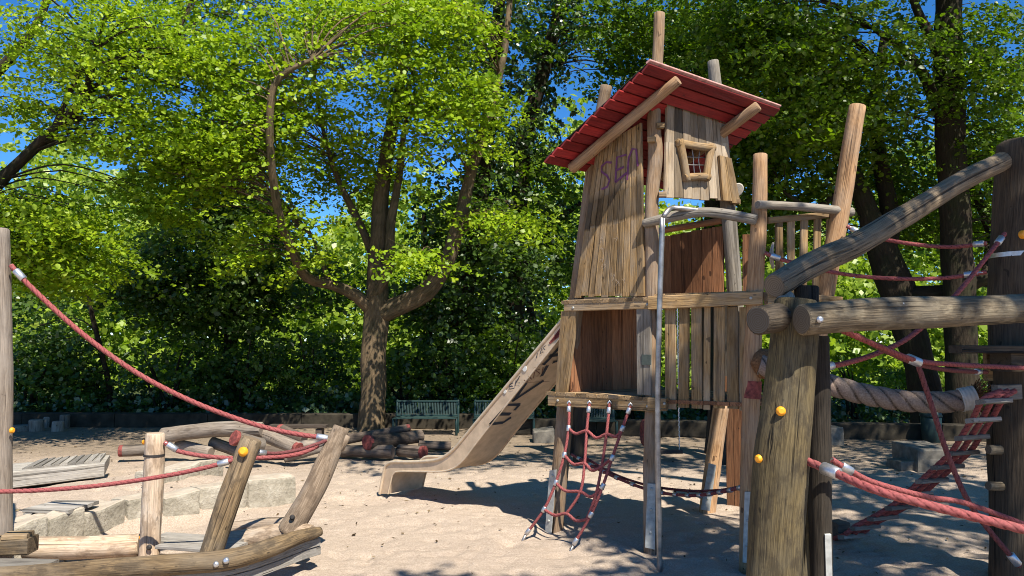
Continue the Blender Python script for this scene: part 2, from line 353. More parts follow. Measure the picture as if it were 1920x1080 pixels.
    def board(s, a, b, n, wdir, wd, th, **k):
        """plank from point a to b: width wd along wdir (centred), thickness th outward along n (from the a-b line)"""
        a, b, n = Vector(a), Vector(b), Vector(n).normalized(); wv = Vector(wdir).normalized() * wd / 2
        return s.prism([a - wv, a + wv, a + wv + n * th, a - wv + n * th], [b - wv, b + wv, b + wv + n * th, b - wv + n * th], **k)
    def box(s, c, sx, sy, sz, rz=0, ch=0.004, tone=None):
        m = Matrix.Rotation(rz, 3, 'Z'); c = Vector(c)
        f = lambda x, y, z: c + m @ Vector((x * sx / 2, y * sy / 2, z * sz / 2))
        return s.prism([f(-1, -1, -1), f(-1, 1, -1), f(-1, 1, 1), f(-1, -1, 1)], [f(1, -1, -1), f(1, 1, -1), f(1, 1, 1), f(1, -1, 1)], ch=ch, tone=tone)
    def ribbon(s, pts, wd, n, lift=0.002):
        """paint stroke lying on a surface with normal n"""
        n = Vector(n).normalized(); pts = [Vector(p) for p in pts]; L, Rr = [], []
        for i, p in enumerate(pts):
            t = (pts[min(i + 1, len(pts) - 1)] - pts[max(i - 1, 0)]).normalized(); sd = t.cross(n).normalized() * wd / 2
            L.append(p + n * lift - sd); Rr.append(p + n * lift + sd)
        i = s._add(L + Rr, [(0, 0, 0)] * (2 * len(pts)), 0.5); k = len(pts)
        for j in range(k - 1): s.f.append((i + j, i + j + 1, i + k + j + 1, i + k + j)); s.sm.append(False)
        return s
    def build(s, name, mat, parent=None):
        me = bpy.data.meshes.new(name)
        vs = np.array(s.v, dtype=np.float32)
        if parent is not None: base = np.array(parent.matrix_world.translation if parent.parent is None else WORLD[parent.name])
        else: base = np.array([(vs[:, 0].min() + vs[:, 0].max()) / 2, (vs[:, 1].min() + vs[:, 1].max()) / 2, vs[:, 2].min()])
        me.from_pydata((vs - base).tolist(), [], s.f)
        me.polygons.foreach_set('use_smooth', s.sm)
        for nm, dat, ty, fld in (('gr', s.gr, 'FLOAT_VECTOR', 'vector'), ('capv', s.cv, 'FLOAT_VECTOR', 'vector'), ('tone', s.tone, 'FLOAT', 'value'), ('cap', s.cap, 'FLOAT', 'value')):
            at = me.attributes.new(nm, ty, 'POINT'); at.data.foreach_set(fld, np.array(dat, dtype=np.float32).ravel())
        me.materials.append(M[mat] if isinstance(mat, str) else mat)
        me.validate(); me.update()
        o = bpy.data.objects.new(name, me); COL.objects.link(o)
        if parent is None: o.location = base
        else: o.parent = parent
        WORLD[o.name] = tuple(base)
        return o
WORLD = {}
def tag(o, label, cat, group=None, kind=None):
    if label: o['label'] = label
    if cat: o['category'] = cat
    if group: o['group'] = group
    if kind: o['kind'] = kind
    return o
def thing(name, label, cat, loc, group=None):
    o = bpy.data.objects.new(name, None); COL.objects.link(o); o.location = loc; o.empty_display_size = 0.1
    bpy.context.view_layer.update(); WORLD[o.name] = tuple(loc)
    return tag(o, label, cat, group)
def smoothstep(a, b, x): t = np.clip((x - a) / (b - a), 0, 1); return t * t * (3 - 2 * t)

# ------------------------------------------------------------------ ground
_ph = rng.uniform(0, 6.28, (40, 3)); _k = rng.normal(0, 1, (40, 2)); _k /= np.linalg.norm(_k, axis=1)[:, None]
_fr = np.concatenate([rng.uniform(1.0, 3, 12), rng.uniform(4, 9, 14), rng.uniform(10, 18, 14)])
_am = np.concatenate([np.full(12, .0045), np.full(14, .0011), np.full(14, .0008)])
NP_ = 3800; DX = rng.uniform(-7, 6, NP_); DY = rng.uniform(4.3, 12, NP_); DR = rng.uniform(.035, .105, NP_); DD = DR * rng.uniform(.08, .22, NP_)
def ground_h(x, y, fine=True):
    x = np.asarray(x, float); y = np.asarray(y, float)
    s = (x + 3.75) * -.83 + (y - 5.9) * .56; t = (x + 3.75) * .56 + (y - 5.9) * .83
    h = .2 * smoothstep(.06, .4, s) * (1 - smoothstep(1.4, 3.6, s)) * (1 - smoothstep(2.4, 3.4, t))
    if fine:
        for (a, b, c), k, f, m in zip(_ph, _k, _fr, _am): h = h + m * np.sin(f * (k[0] * x + k[1] * y) + a + 1.2 * np.sin(.7 * f * (k[1] * x - k[0] * y) + b))
    return h
def build_ground():
    def axis(a, b, st, far): # dense a..b then growing steps outwards
        c = list(np.arange(a, b, st)); p, q = [], []
        d = st; x = b
        while x < far: p.append(x); d *= 1.22; x += d
        p.append(far); d = st; x = a - st
        while x > -far: q.append(x); d *= 1.22; x -= d
        q.append(-far)
        return np.array(q[::-1] + c + p)
    X = axis(-6.5, 5.5, .025, 900); Y = axis(4.3, 11.5, .025, 900)
    gx, gy = np.meshgrid(X, Y); h = ground_h(gx, gy)
    edge = np.clip(1 - (np.abs(gx) - 15) / 20, 0, 1) * np.clip(1 - (np.abs(gy - 8) - 15) / 20, 0, 1); h *= edge
    for dx, dy, dr, dd in list(zip(DX, DY, DR, DD)) + [(-1.55, 8.35, .45, .05), (1.1, 5.9, .22, .03), (.15, 6.75, .3, .03), (.5, 6.4, .3, .03), (.36, 7.0, .25, .025), (1.13, 6.35, .25, .025), (1.8, 5.9, .28, .03)]:
        i0, i1 = np.searchsorted(X, (dx - 2.4 * dr, dx + 2.4 * dr)); j0, j1 = np.searchsorted(Y, (dy - 2.4 * dr, dy + 2.4 * dr))
        q = ((gx[j0:j1, i0:i1] - dx) ** 2 + ((gy[j0:j1, i0:i1] - dy) / 1.0) ** 2) / dr ** 2
        h[j0:j1, i0:i1] += dd * (0.75 * q - 1) * np.exp(-q) * 1.3
    nx, ny = len(X), len(Y)
    me = bpy.data.meshes.new('sand_ground')
    co = np.stack([gx, gy, h], -1).reshape(-1, 3)
    idx = np.arange(nx * ny).reshape(ny, nx)
    q = np.stack([idx[:-1, :-1], idx[:-1, 1:], idx[1:, 1:], idx[1:, :-1]], -1).reshape(-1, 4)
    fill(me, co, q); me.materials.append(M['sand']); me.polygons.foreach_set('use_smooth', np.ones(len(q), bool))
    o = bpy.data.objects.new('sand_ground', me); COL.objects.link(o); o['kind'] = 'structure'
def fill(me, co, q):
    n, k = q.shape
    me.vertices.add(len(co)); me.vertices.foreach_set('co', co.astype(np.float32).ravel())
    me.loops.add(n * k); me.loops.foreach_set('vertex_index', q.astype(np.int32).ravel())
    me.polygons.add(n); me.polygons.foreach_set('loop_start', np.arange(0, n * k, k, dtype=np.int32))
    me.update(calc_edges=True)
build_ground()
def gz(x, y): return float(ground_h(x, y))

# ================================================================== TOWER
A = V(.36, 7.07, 0); B = V(1.13, 6.37, 0); C = V(1.83, 5.95, 0); D = V(2.48, 6.27, 0); Rr = V(1.95, 6.95, 0); Lr = A + (Rr - B)
ab = (B - A).normalized(); nAB = V(ab.y, -ab.x, 0);  nAB = nAB if nAB.y < 0 else -nAB
br = (Rr - B).normalized(); nBR = V(br.y, -br.x, 0); nBR = nBR if nBR.y < 0 else -nBR
bc = (C - B).normalized(); nBC = V(bc.y, -bc.x, 0); nBC = nBC if nBC.y < 0 else -nBC
cd = (D - C).normalized(); nCD = V(cd.y, -cd.x, 0); nCD = nCD if nCD.y < 0 else -nCD
pAB = (A, nAB); pBR = (B, nBR); pBC = (B, nBC); pCD = (C, nCD)
def off(pl, d): return (Vector(pl[0]) + Vector(pl[1]) * d, pl[1])
UP = V(0, 0, 1)
tower = thing('play_tower', 'tall crooked wooden play tower with a slanted red roof and barred window', 'play tower', (1.3, 6.8, 0))
ZU = PL(1222, 560, pAB).z; ZL = PL(1222, 747, pAB).z
def flatten(p, z): return V(p.x, p.y, z)

def log(name, pts, r, mat, parent, wob=0.05, res=0.12, seg=16, label=None, tone=None):
    o = MB().tube(pts, r, seg, wob, tone, res=res).build(name, mat, parent)
    if label: o['label'] = label
    return o
# posts
pAi = off(pAB, -.09)
g = PL(1040, 1000, pAi)
postA = log('post', [PL(1037, 1005, pAi) - UP * .1, PL(1052, 860, pAi), PL(1072, 640, pAi), PL(1113, 300, pAi), PL(1137, 160, pAi)], [.076, .074, .07, .055, .05], 'post', tower)
pBi = (B + V(.02, .05, 0), V(0, -1, 0))
log('post', [PL(1221, 1035, pBi) - UP * .1, PL(1223, 800, pBi), PL(1222, 560, pBi), PL(1222, 380, pBi), PL(1229, 290, pBi), PL(1226, 235, pBi), PL(1233, 110, pBi), PL(1236, 24, pBi)], [.066, .064, .06, .058, .064, .055, .046, .043], 'post', tower, 0.09)
pRi = (Rr, V(0, -1, 0))
log('post', [V(Rr.x + .02, Rr.y, ZL - .03), PL(1384, 700, pRi), PL(1377, 545, pRi), PL(1368, 420, pRi), PL(1346, 200, pRi), PL(1337, 114, pRi)], [.075, .07, .07, .065, .055, .05], 'greyp', tower, 0.07)
pCi = (C, V(0, -1, 0))
log('post', [PL(1401, 1060, pCi) - UP * .05, PL(1408, 760, pCi), PL(1415, 550, pCi), PL(1424, 400, pCi), PL(1425, 289, pCi)], [.066, .064, .064, .058, .054], 'warm', tower, 0.05)
pDi = (D, V(0, -1, 0))
log('post', [PL(1468, 1010, pDi) - UP * .1, PL(1545, 560, pDi), PL(1575, 400, pDi), PL(1608, 198, pDi)], [.07, .07, .072, .068], 'warm', tower, 0.05)
log('post', [G(1324, 960) - UP * .1, P(1338, 860, 7.85), P(1354, 755, 7.82)], [.08, .078, .075], 'warm', tower, 0.05)
log('post', [V(Lr.x, Lr.y, ZL - .03), V(Lr.x + .02, Lr.y, ZL + .3), V(Lr.x + .05, Lr.y - .05, 2.9)], [.07, .065, .06], 'post', tower, 0.05)

# deck boards
def deck(o, e1, l1, e2, l2a, l2b, z, nb, name, mat='plank'):
    mb = MB(); wv = l1 / nb
    for i in range(nb):
        s0 = o + e1 * (wv * (i + .5)); ln = lerp(l2a, l2b, (i + .5) / nb) + random.uniform(-.004, .004)
        a = V(s0.x, s0.y, z) - e2 * .055; b = V(s0.x, s0.y, z) + e2 * ln
        mb.board(a, b, UP, e1, wv * .95, -.03, ch=.004)
    return mb.build(name, mat, tower)
e2 = br
dU = PL(1061, 560, pAB); dU.z = 0; dL = PL(1032, 742, pAB); dL.z = 0
deck(dU, ab, (B - dU).length + .05, e2, .85, 1.05, ZU + .012, 11, 'deck')
deck(dL, ab, (B - dL).length + .17, e2, 1.05, 1.05, ZL + .012, 11, 'deck')
inn = -nBC
deck(B + bc * .04, bc, (C - B).length, inn, .95, .75, ZU + .034, 9, 'deck')
deck(B + bc * .12, bc, (C - B).length - .1, inn, .95, .75, ZL - .0, 7, 'deck', 'plank_red')
# deck beams
def beam(c, pl, th, name='deck_beam', mat='plank', tone=None):
    q = [PL(x, y, pl) for x, y in c]; n = Vector(pl[1]) * th      # TL, TR, BR, BL
    return MB().prism([q[3], q[0], q[0] + n, q[3] + n], [q[2], q[1], q[1] + n, q[2] + n], ch=.006, tone=tone).build(name, mat, tower)
pO = off(pAB, .0)
bm1 = beam([(1064, 563), (1227, 557), (1227, 579), (1064, 584)], pO, .05, tone=.75)
bm2 = beam([(1034, 739), (1224, 747), (1224, 771), (1034, 760)], pO, .05, tone=.6)
bm3 = beam([(1219, 556), (1431, 546), (1431, 571), (1219, 581)], off(pBC, .045), .045, tone=.85)
bm4 = beam([(1218, 745), (1252, 746), (1252, 770), (1218, 771)], off(pBC, .045), .045, tone=.6)
bm5 = beam([(1432, 547), (1572, 557), (1572, 574), (1432, 571)], off(pCD, .06), .045, tone=.9)
def bolts(parent, pts, n, r=.011, mat='plate', name='bolt'):
    for p in pts:
        MB().tube([p, p + Vector(n) * .006, p + Vector(n) * .01], [r, r, r * .6], 10, capround=0).build(name, mat, parent)
pF = off(pAB, .05)
bolts(bm1, [PL(1075, 577, pF), PL(1214, 571, pF)], nAB); bolts(bm2, [PL(1046, 751, pF), PL(1214, 762, pF)], nAB)
bolts(bm3, [PL(1408, 559, off(pBC, .09))], nBC); bolts(bm4, [PL(1246, 757, off(pBC, .09))], nBC)

# plank wall between four pixel corners on a plane
def wall(pl, TL, TR, BR_, BL, n, th=.028, mat='plank', hole=None, name='wall_panel', jit=.01, parent=None, tones=None, bands=None, split=None):
    tl, tr, brr, bl = [PL(*c, pl) for c in (TL, TR, BR_, BL)]; nn = Vector(pl[1]); mb = MB()
    for i in range(n):
        t0 = i / n; t1 = (i + 1) / n; gp = .0022
        a0, a1 = lerp(bl, brr, t0), lerp(bl, brr, t1); b0, b1 = lerp(tl, tr, t0), lerp(tl, tr, t1)
        wv = (a1 - a0).normalized() * gp
        a0 = a0 + wv; a1 = a1 - wv; b0 = b0 + wv; b1 = b1 - wv; dz = UP * random.uniform(-jit, jit); ob = nn * random.uniform(-.003, .003)
        a0, a1 = a0 + dz + ob, a1 + dz + ob; b0, b1 = b0 + ob, b1 + ob; tn = tones[i] if tones else random.random()
        def pr(f0, f1):
            c0, c1 = lerp(a0, b0, f0), lerp(a1, b1, f0); d0, d1 = lerp(a0, b0, f1), lerp(a1, b1, f1)
            mb.prism([c0, c1, c1 + nn * th, c0 + nn * th], [d0, d1, d1 + nn * th, d0 + nn * th], ch=.003, tone=tn)
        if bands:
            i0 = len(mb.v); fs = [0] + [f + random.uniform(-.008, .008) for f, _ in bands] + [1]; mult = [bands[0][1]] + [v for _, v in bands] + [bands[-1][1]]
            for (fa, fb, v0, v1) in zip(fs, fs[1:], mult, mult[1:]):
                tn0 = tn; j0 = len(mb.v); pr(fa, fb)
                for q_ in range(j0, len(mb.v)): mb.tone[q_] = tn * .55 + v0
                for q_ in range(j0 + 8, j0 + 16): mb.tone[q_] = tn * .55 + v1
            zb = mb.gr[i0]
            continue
        if hole and hole[0] < (i + .5) / n < hole[1]:
            pr(0, hole[2]); j0 = len(mb.v); pr(hole[3], 1)
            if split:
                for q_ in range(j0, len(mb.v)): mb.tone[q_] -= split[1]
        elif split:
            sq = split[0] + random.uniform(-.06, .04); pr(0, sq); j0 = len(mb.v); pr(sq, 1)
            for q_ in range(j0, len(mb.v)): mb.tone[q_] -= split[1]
        else: pr(0, 1)
    return mb.build(name, mat, parent or tower)
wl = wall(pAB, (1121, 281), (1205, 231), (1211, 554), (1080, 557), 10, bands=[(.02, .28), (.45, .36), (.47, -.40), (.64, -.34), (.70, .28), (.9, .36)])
ww = wall(off(pBR, .05), (1247, 194), (1356, 212), (1372, 376), (1243, 371), 8, mat='pale', split=(.62, .4), hole=(.30, .60, .27, .58))  # upper plank parts toned darker: dark stain plus a painted roof shadow
wall(off(pBR, .085), (1345, 292), (1368, 298), (1385, 380), (1352, 378), 2, jit=.015)
MB().tube([PL(1383, 356, off(pBR, .05)), PL(1383, 356, off(pBR, .08))], .055, 14, .1).build('wooden_disc', 'greyp', tower)
# window with log frame and bars
win = bpy.data.objects.new('window', None); COL.objects.link(win); win.parent = tower; WORLD[win.name] = WORLD[tower.name]
pW = off(pBR, .10)
fr = MB(); oc = [(1275, 268), (1334, 277), (1325, 332), (1287, 333)]
q = [PL(*c, pW) for c in oc]; ctr = sum(q, Vector()) / 4
for i in range(4):
    a, b = q[i], q[(i + 1) % 4]; d = (b - a).normalized() * .03
    fr.tube([a - d, (a + b) / 2 + (ctr - (a + b) / 2) * .04, b + d], [.034, .032, .034], 12, .06, res=.06, tone=.6)
fr.build('frame', 'plank', win)
bar = MB(); pW2 = off(pBR, .065)
for a, b in (((1281, 294), (1332, 296)), ((1284, 309), (1330, 310))): bar.tube([PL(*a, pW2), PL(*b, pW2)], .0045, 6)
for a, m_, b in (((1297, 272), (1300, 300), (1302, 334)), ((1313, 274), (1310, 302), (1316, 334))): bar.tube([PL(*a, pW2), PL(*m_, pW2), PL(*b, pW2)], .004, 6, res=.03)
bar.build('bars', 'dirtymetal', win)
# inner walls
def wall3(a, b, z0, z1a, z1b, n, mat='plank_red', name='wall_panel', th=.025, nrm=None, taper=0):
    mb = MB(); nn = nrm
    for i in range(n):
        t0, t1 = i / n, (i + 1) / n; p0, p1 = lerp(a, b, t0), lerp(a, b, t1); w_ = (p1 - p0).normalized() * .002; p0 = p0 + w_; p1 = p1 - w_
        zt = lerp(z1a, z1b, (i + .5) / n) + random.uniform(-.006, .006)
        cc = (a + b) / 2; q0, q1 = lerp(p0, cc, taper), lerp(p1, cc, taper)
        f = lambda p, z: V(p.x, p.y, z)
        mb.prism([f(p0, z0), f(p1, z0), f(p1, z0) + nn * th, f(p0, z0) + nn * th], [f(q0, zt), f(q1, zt), f(q1, zt) + nn * th, f(q0, zt) + nn * th], ch=.003)
    return mb.build(name, mat, tower)
wall3(Lr + V(.02, 0, 0), Rr - V(.06, -.03, 0), ZU + .015, 2.62, 2.68, 9, nrm=nAB)
rail_i = MB().tube([V(Lr.x, Lr.y, 2.68) + nAB * .02, V(Rr.x, Rr.y, 2.73) + nAB * .02], .03, 12, .05).build('railing_log', 'plank_red', tower)
wall3(dU + br * .02 + ab * .012, Lr + (dU - A), ZL + .015, ZU - .03, ZU - .03, 8, nrm=ab, taper=0, mat='plank_red')
# broad post boards of the lower room
def slab(pl, TL, TR, BR_, BL, th, mat='plank', name='post_board', tone=.5):
    tl, tr, brr, bl = [PL(*c, pl) for c in (TL, TR, BR_, BL)]; n = Vector(pl[1]) * th
    return MB().prism([bl, brr, brr + n, bl + n], [tl, tr, tr + n, tl + n], ch=.005, tone=tone).build(name, mat, tower)
slab(off(pAB, -.012), (1058, 584), (1087, 583), (1066, 737), (1047, 736), .05, tone=.45)
s2 = slab(off(pAB, -.012), (1199, 579), (1225, 578), (1226, 741), (1200, 739), .05, 'greyp', tone=.2)
MB().board(PL(1212, 684, off(pAB, .039)), PL(1212, 665, off(pAB, .039)), nAB, ab, .09, .005).build('name_plate', 'signp', s2)

# roof
H1 = P(1220, 120, 5.9); L1 = P(1020, 306, 6.61); H2 = P(1466, 205, 6.81); dn = L1 - H1; ac = H2 - H1
rn = ac.cross(dn).normalized(); rn = rn if rn.z > 0 else -rn
mb = MB(); nb = 12; fe = MB()
for i in range(nb):
    t0, t1 = (i + .13) / nb, (i + .93) / nb
    jl = ac.normalized() * random.uniform(-.012, .012); tl = rn * random.uniform(.006, .011)
    a0 = H1 + dn * t0 + tl; a1 = H1 + dn * t1 - tl * .8
    mb.prism([a0 + jl, a1 + jl, a1 + jl + rn * .018, a0 + jl + rn * .018], [a0 + ac + jl, a1 + ac + jl, a1 + ac + jl + rn * .018, a0 + ac + jl + rn * .018], ch=.003)
e_ = ac.normalized() * .02; a0 = H1 + dn * .02 + e_ + rn * .046; a1 = H1 + dn * .98 + e_ + rn * .046; ac2 = ac - e_ * 2
fe.prism([a0, a1, a1 + rn * .006, a0 + rn * .006], [a0 + ac2, a1 + ac2, a1 + ac2 + rn * .006, a0 + ac2 + rn * .006], ch=.001)
roof = mb.build('roof', 'roof', tower); fe.build('roof_shadow_backing', 'rubber', roof)  # dark backing sheet makes the shadow lines between the roof boards
MB().prism([H1 + rn * .03 - dn.normalized() * .012, H1 + rn * .03 + dn.normalized() * .03, H1 + rn * .048 + dn.normalized() * .03, H1 + rn * .048 - dn.normalized() * .012], [H1 + ac + rn * .03 - dn.normalized() * .012, H1 + ac + rn * .03 + dn.normalized() * .03, H1 + ac + rn * .048 + dn.normalized() * .03, H1 + ac + rn * .048 - dn.normalized() * .012], ch=.003).build('edge_strip', 'worn', roof)
pR = (H1 - rn * .055, rn)
r1a, r1b = PL(1272, 150, pR), PL(1071, 317, pR)
log('rafter', [r1a, lerp(r1a, r1b, .5) + UP * .006, r1b], [.043, .046, .05], 'warm', tower, .04, tone=.5)
r2a = PL(1422, 198, pR)
log('rafter', [r2a, r2a + (r1b - r1a) * .9], [.045, .05], 'warm', tower, .04, tone=.5)
# wall connectors (small blocks)
for x, y, pl in ((1238, 236, off(pBR, .06)), (1242, 365, off(pBR, .06)), (1222, 262, off(pAB, .02)), (1381, 378, off(pBR, .09))):
    p = PL(x, y, pl); ob = MB().box(p, .06, .05, .045, random.uniform(-.6, .3)).build('bracket_block', 'plank', tower)
# railings
log('railing_log', [PL(1207, 419, off(pBC, .03)), PL(1260, 407, off(pBC, .05)), PL(1320, 398, off(pBC, .06)), PL(1375, 404, off(pBC, .06)), PL(1418, 412, off(pBC, .06))], [.034, .042, .04, .044, .04], 'greyp', tower, .09, .05)
log('railing_log', [PL(1420, 384, off(pCD, .075)), PL(1510, 388, off(pCD, .08)), PL(1598, 398, off(pCD, .085))], [.033, .034, .034], 'greyp', tower, .09, .05)
mb = MB(); pS = off(pCD, -.02)
mb.board(PL(1436, 414, pS), PL(1566, 402, pS), nCD, UP, .05, .03, tone=.4)
for x, x2 in ((1458, 1460), (1481, 1481), (1506, 1503), (1531, 1527), (1555, 1547)):
    a, b = PL(x2, 560, pS), PL(x, 411, pS); mb.board(a, b, nCD, cd, .072, .022)
mb.build('slat_panel', 'plank', tower)
mb = MB(); pS = off(pBC, .02)
for x, wd in ((1258, .09), (1284, .085), (1307, .085), (1327, .05), (1350, .085), (1374, .085), (1398, .085)):
    a, b = PL(x + random.uniform(-2, 2), 768 + random.uniform(-4, 2), pS), PL(x, 576, pS); mb.board(a, b, nBC, bc, wd, .022)
mb.build('slat_panel', 'plank', tower)
mb = MB()
for x in (1399, 1408):
    mb.board(PL(x, 548, off(pBC, -.3)), PL(x, 440, off(pBC, -.3)), nBC, bc, .05, .022)
mb.build('slat_panel', 'plank_red', tower)
wall3(V(2.18, 8.12, 0), V(2.46, 7.98, 0), -.05, 1.3, 1.3, 4, mat='plank_red', nrm=V(-.45, -.89, 0))
# foot plates
def plate(pl, TL, TR, BR_, BL, nbolt=3):
    tl, tr, brr, bl = [PL(*c, pl) for c in (TL, TR, BR_, BL)]; n = Vector(pl[1]) * .008
    o = MB().prism([bl, brr, brr + n, bl + n], [tl, tr, tr + n, tl + n], ch=.002).build('foot_plate', 'plate', tower)
    m0, m1 = lerp(bl, brr, .5) + n, lerp(tl, tr, .5) + n
    bolts(o, [lerp(m0, m1, t) for t in (.25, .6, .92)][:nbolt], pl[1], .011)
plate(off(pAB, .0), (1031, 882), (1044, 880), (1034, 1008), (1022, 1008))
plate(off(pBi, .075), (1214, 906), (1229, 907), (1228, 1030), (1209, 1026))
plate(off(pCi, .072), (1396, 922), (1408, 922), (1406, 1056), (1392, 1054), 2)
plate((G(1324, 960) + V(-.0, -.085, 0), V(-.35, -.93, .02).normalized()), (1329, 868), (1343, 872), (1331, 958), (1314, 955), 2)
# red trail mark on post
p0, p1 = PL(1409, 747, pCi), PL(1411, 714, pCi)
MB().tube([p0, p1], .069, 16, .0, cap=False, tone=.5).build('red_band', 'redpaint', tower)
# cleat on the corner post
MB().prism([PL(x, y, off(pCi, .08)) for x, y in ((1444, 502), (1452, 502), (1452, 500), (1444, 499))], [PL(x, y, off(pCi, .03)) for x, y in ((1443, 462), (1450, 462), (1450, 460), (1443, 459))], ch=.004)
mb = MB(); mb.tube([PL(1450, 455, off(pCi, .02)), PL(1446, 480, off(pCi, .06)), PL(1450, 503, off(pCi, .02))], [.008, .02, .01], 8, .1, res=.03); mb.build('wooden_cleat', 'greyp', tower)
MB().tube([PL(1434, 660, off(pCi, .02)), PL(1434, 681, off(pCi, .09)), PL(1436, 706, off(pCi, .05))], [.05, .085, .04], 12, .2, res=.03, strands=4, pitch=40, lobe=.15).build('rope_knot', 'frayed', tower)
# graffiti
mb = MB(); pG = off(pAB, .031)
S = lambda pts, wd=.019: mb.ribbon([PL(x, y, pG) for x, y in pts], wd, nAB)
S([(1147, 305), (1137, 304), (1128, 312), (1128, 322), (1138, 329), (1143, 338), (1139, 350), (1128, 355)])
S([(1175, 290), (1157, 295), (1154, 342)]); S([(1157, 319), (1170, 313)]); S([(1154, 342), (1175, 324)])
S([(1176, 338), (1179, 296), (1186, 279), (1193, 280), (1196, 312)])
mb.build('graffiti', 'purple', wl)
mb = MB()
for x, y in ((1125, 450), (1130, 470), (1128, 486), (1150, 520), (1158, 530), (1168, 527), (1155, 447), (1132, 498)):
    S([(x + random.uniform(-5, 5), y + random.uniform(-8, 8)) for _ in range(9)], .0025)
mb.build('chalk_scribble', 'chalk', wl)['kind'] = 'stuff'

# ================================================================== fire pole
fp = thing('fire_pole', 'slim curved steel fire pole in front of the tower railing', 'pole', G(1237, 1055))
g0 = G(1237, 1055)
MB().tube([g0 - UP * .1, V(g0.x, g0.y, 1.2), PL(1241, 440, (g0, V(0, -1, 0))), PL(1243, 412, (g0 + V(0, .02, 0), V(0, -1, 0))), PL(1252, 395, (g0 + V(0, .06, 0), V(0, -1, 0))), PL(1268, 390, (g0 + V(0, .12, 0), V(0, -1, 0))), PL(1316, 396, off(pBC, .06))], [.021] * 7, 14, 0, res=.05).build('tube', 'dirtymetal', fp)
pe = PL(1316, 396, off(pBC, .06)); MB().tube([pe - bc * .03, pe + bc * .03], .026, 12).build('collar', 'metal', fp)

# ================================================================== slide
sl_ = thing('slide', 'tan metal slide with HIVE graffiti sloping from the tower to the sand', 'slide', (-1.0, 8.4, 0))
topc = [(1064, 588), (1000, 664), (930, 748), (880, 808), (857, 836), (842, 850), (825, 860), (805, 864), (770, 866), (738, 866), (727, 870), (721, 880), (712, 926)]
botc = [(1066, 614), (1012, 682), (945, 766), (893, 832), (876, 855), (862, 870), (848, 879), (828, 884), (790, 884), (748, 884), (739, 888), (735, 896), (728, 926)]
def cr(pts, k=4):
    o = []
    for i in range(len(pts) - 1):
        p0, p1, p2, p3 = pts[max(i - 1, 0)], pts[i], pts[i + 1], pts[min(i + 2, len(pts) - 1)]
        for j in range(k):
            t = j / k; o.append(0.5 * ((2 * p1) + (-p0 + p2) * t + (2 * p0 - 5 * p1 + 4 * p2 - p3) * t * t + (-p0 + 3 * p1 - 3 * p2 + p3) * t ** 3))
    o.append(pts[-1]); return o
TC = cr([PL(*c, pAB) for c in topc]); BC = cr([PL(*c, pAB) for c in botc]); SW = -nAB * .5
def sheet(mb, a, b, th):      # a, b polylines; solid sheet of thickness vector th
    n = len(a); i = mb._add(list(a) + list(b) + [p + th for p in a] + [p + th for p in b], [(p.x, p.y, p.z) for p in list(a) + list(b) + list(a) + list(b)], .5)
    for k in range(n - 1):
        for f in ((k, k + 1, n + k + 1, n + k), (2 * n + k, 3 * n + k, 3 * n + k + 1, 2 * n + k + 1), (k, 2 * n + k, 2 * n + k + 1, k + 1), (n + k, n + k + 1, 3 * n + k + 1, 3 * n + k)):
            mb.f.append(tuple(i + x for x in f)); mb.sm.append(False)
    for f in ((0, n, 3 * n, 2 * n), (n - 1, 3 * n - 1, 4 * n - 1, 2 * n - 1)): mb.f.append(tuple(i + x for x in f)); mb.sm.append(False)
mb = MB(); sheet(mb, TC, BC, -nAB * .012); sheet(mb, [p + SW for p in TC], [p + SW for p in BC], nAB * .012)
mb.build('side_wall', 'slide', sl_)
nrmS = [((BC[min(i + 1, len(BC) - 1)] - BC[max(i - 1, 0)]).cross(SW)).normalized() for i in range(len(BC))]
mb = MB(); fl = [p + (TC[i] - p) * .06 for i, p in enumerate(BC)]
sheet(mb, [p - nAB * .012 for p in fl], [p + SW + nAB * .012 for p in fl], V(0, 0, .006)); chute = mb.build('chute', 'slide', sl_)
for pts in (TC, [p + SW for p in TC]): MB().tube(pts, .017, 8, cap=True, capround=0).build('rim', 'slidelip', sl_)
MB().tube([p + nAB * .004 for p in BC], .009, 8, capround=0).build('rim', 'slidelip', sl_)
# graffiti on the underside: plane through the straight part
u0, u1 = fl[2], fl[10]; un = (u1 - u0).cross(SW).normalized(); un = un if un.z < 0 else -un; pU = (u0, un)
mb = MB(); S = lambda pts, wd=.042: mb.ribbon([PL(x, y, pU) for x, y in pts], wd, un, .004)
S([(1049, 650), (1030, 672), (1018, 684)]); S([(1029, 667), (1052, 664)]); S([(1052, 660), (1046, 676), (1036, 679)])
S([(1026, 685), (1015, 705)])
S([(1019, 713), (960, 752)]); S([(962, 752), (986, 718)])
S([(974, 758), (950, 759), (918, 795)]); S([(936, 776), (957, 776)]); S([(918, 795), (943, 792), (958, 782)]); S([(974, 758), (964, 769)])
mb.build('graffiti', 'navy', chute)
mb = MB(); S = lambda pts, wd=.009: mb.ribbon([PL(x, y, pU) for x, y in pts], wd, un, .003)
S([(998, 700), (990, 705), (997, 711), (988, 715), (982, 712)]); S([(1002, 697), (1000, 709)]); S([(1012, 692), (1004, 694), (1012, 700), (1006, 706)]); S([(1018, 688), (1016, 700)]); S([(980, 717), (1030, 715)], .004); S([(1000, 690), (1020, 680), (1026, 686)], .005)
mb.build('graffiti', 'brownink', chute)
pSide = off(pAB, .003); mb = MB(); S = lambda pts, wd=.008: mb.ribbon([PL(x, y, pSide) for x, y in pts], wd, nAB, .003)
S([(962, 718), (955, 722), (956, 730), (964, 728)]); S([(956, 725), (962, 724)]); S([(968, 712), (966, 724)]); S([(975, 705), (967, 718), (975, 718)]); mb.build('graffiti', 'navy', sl_); mb = MB()
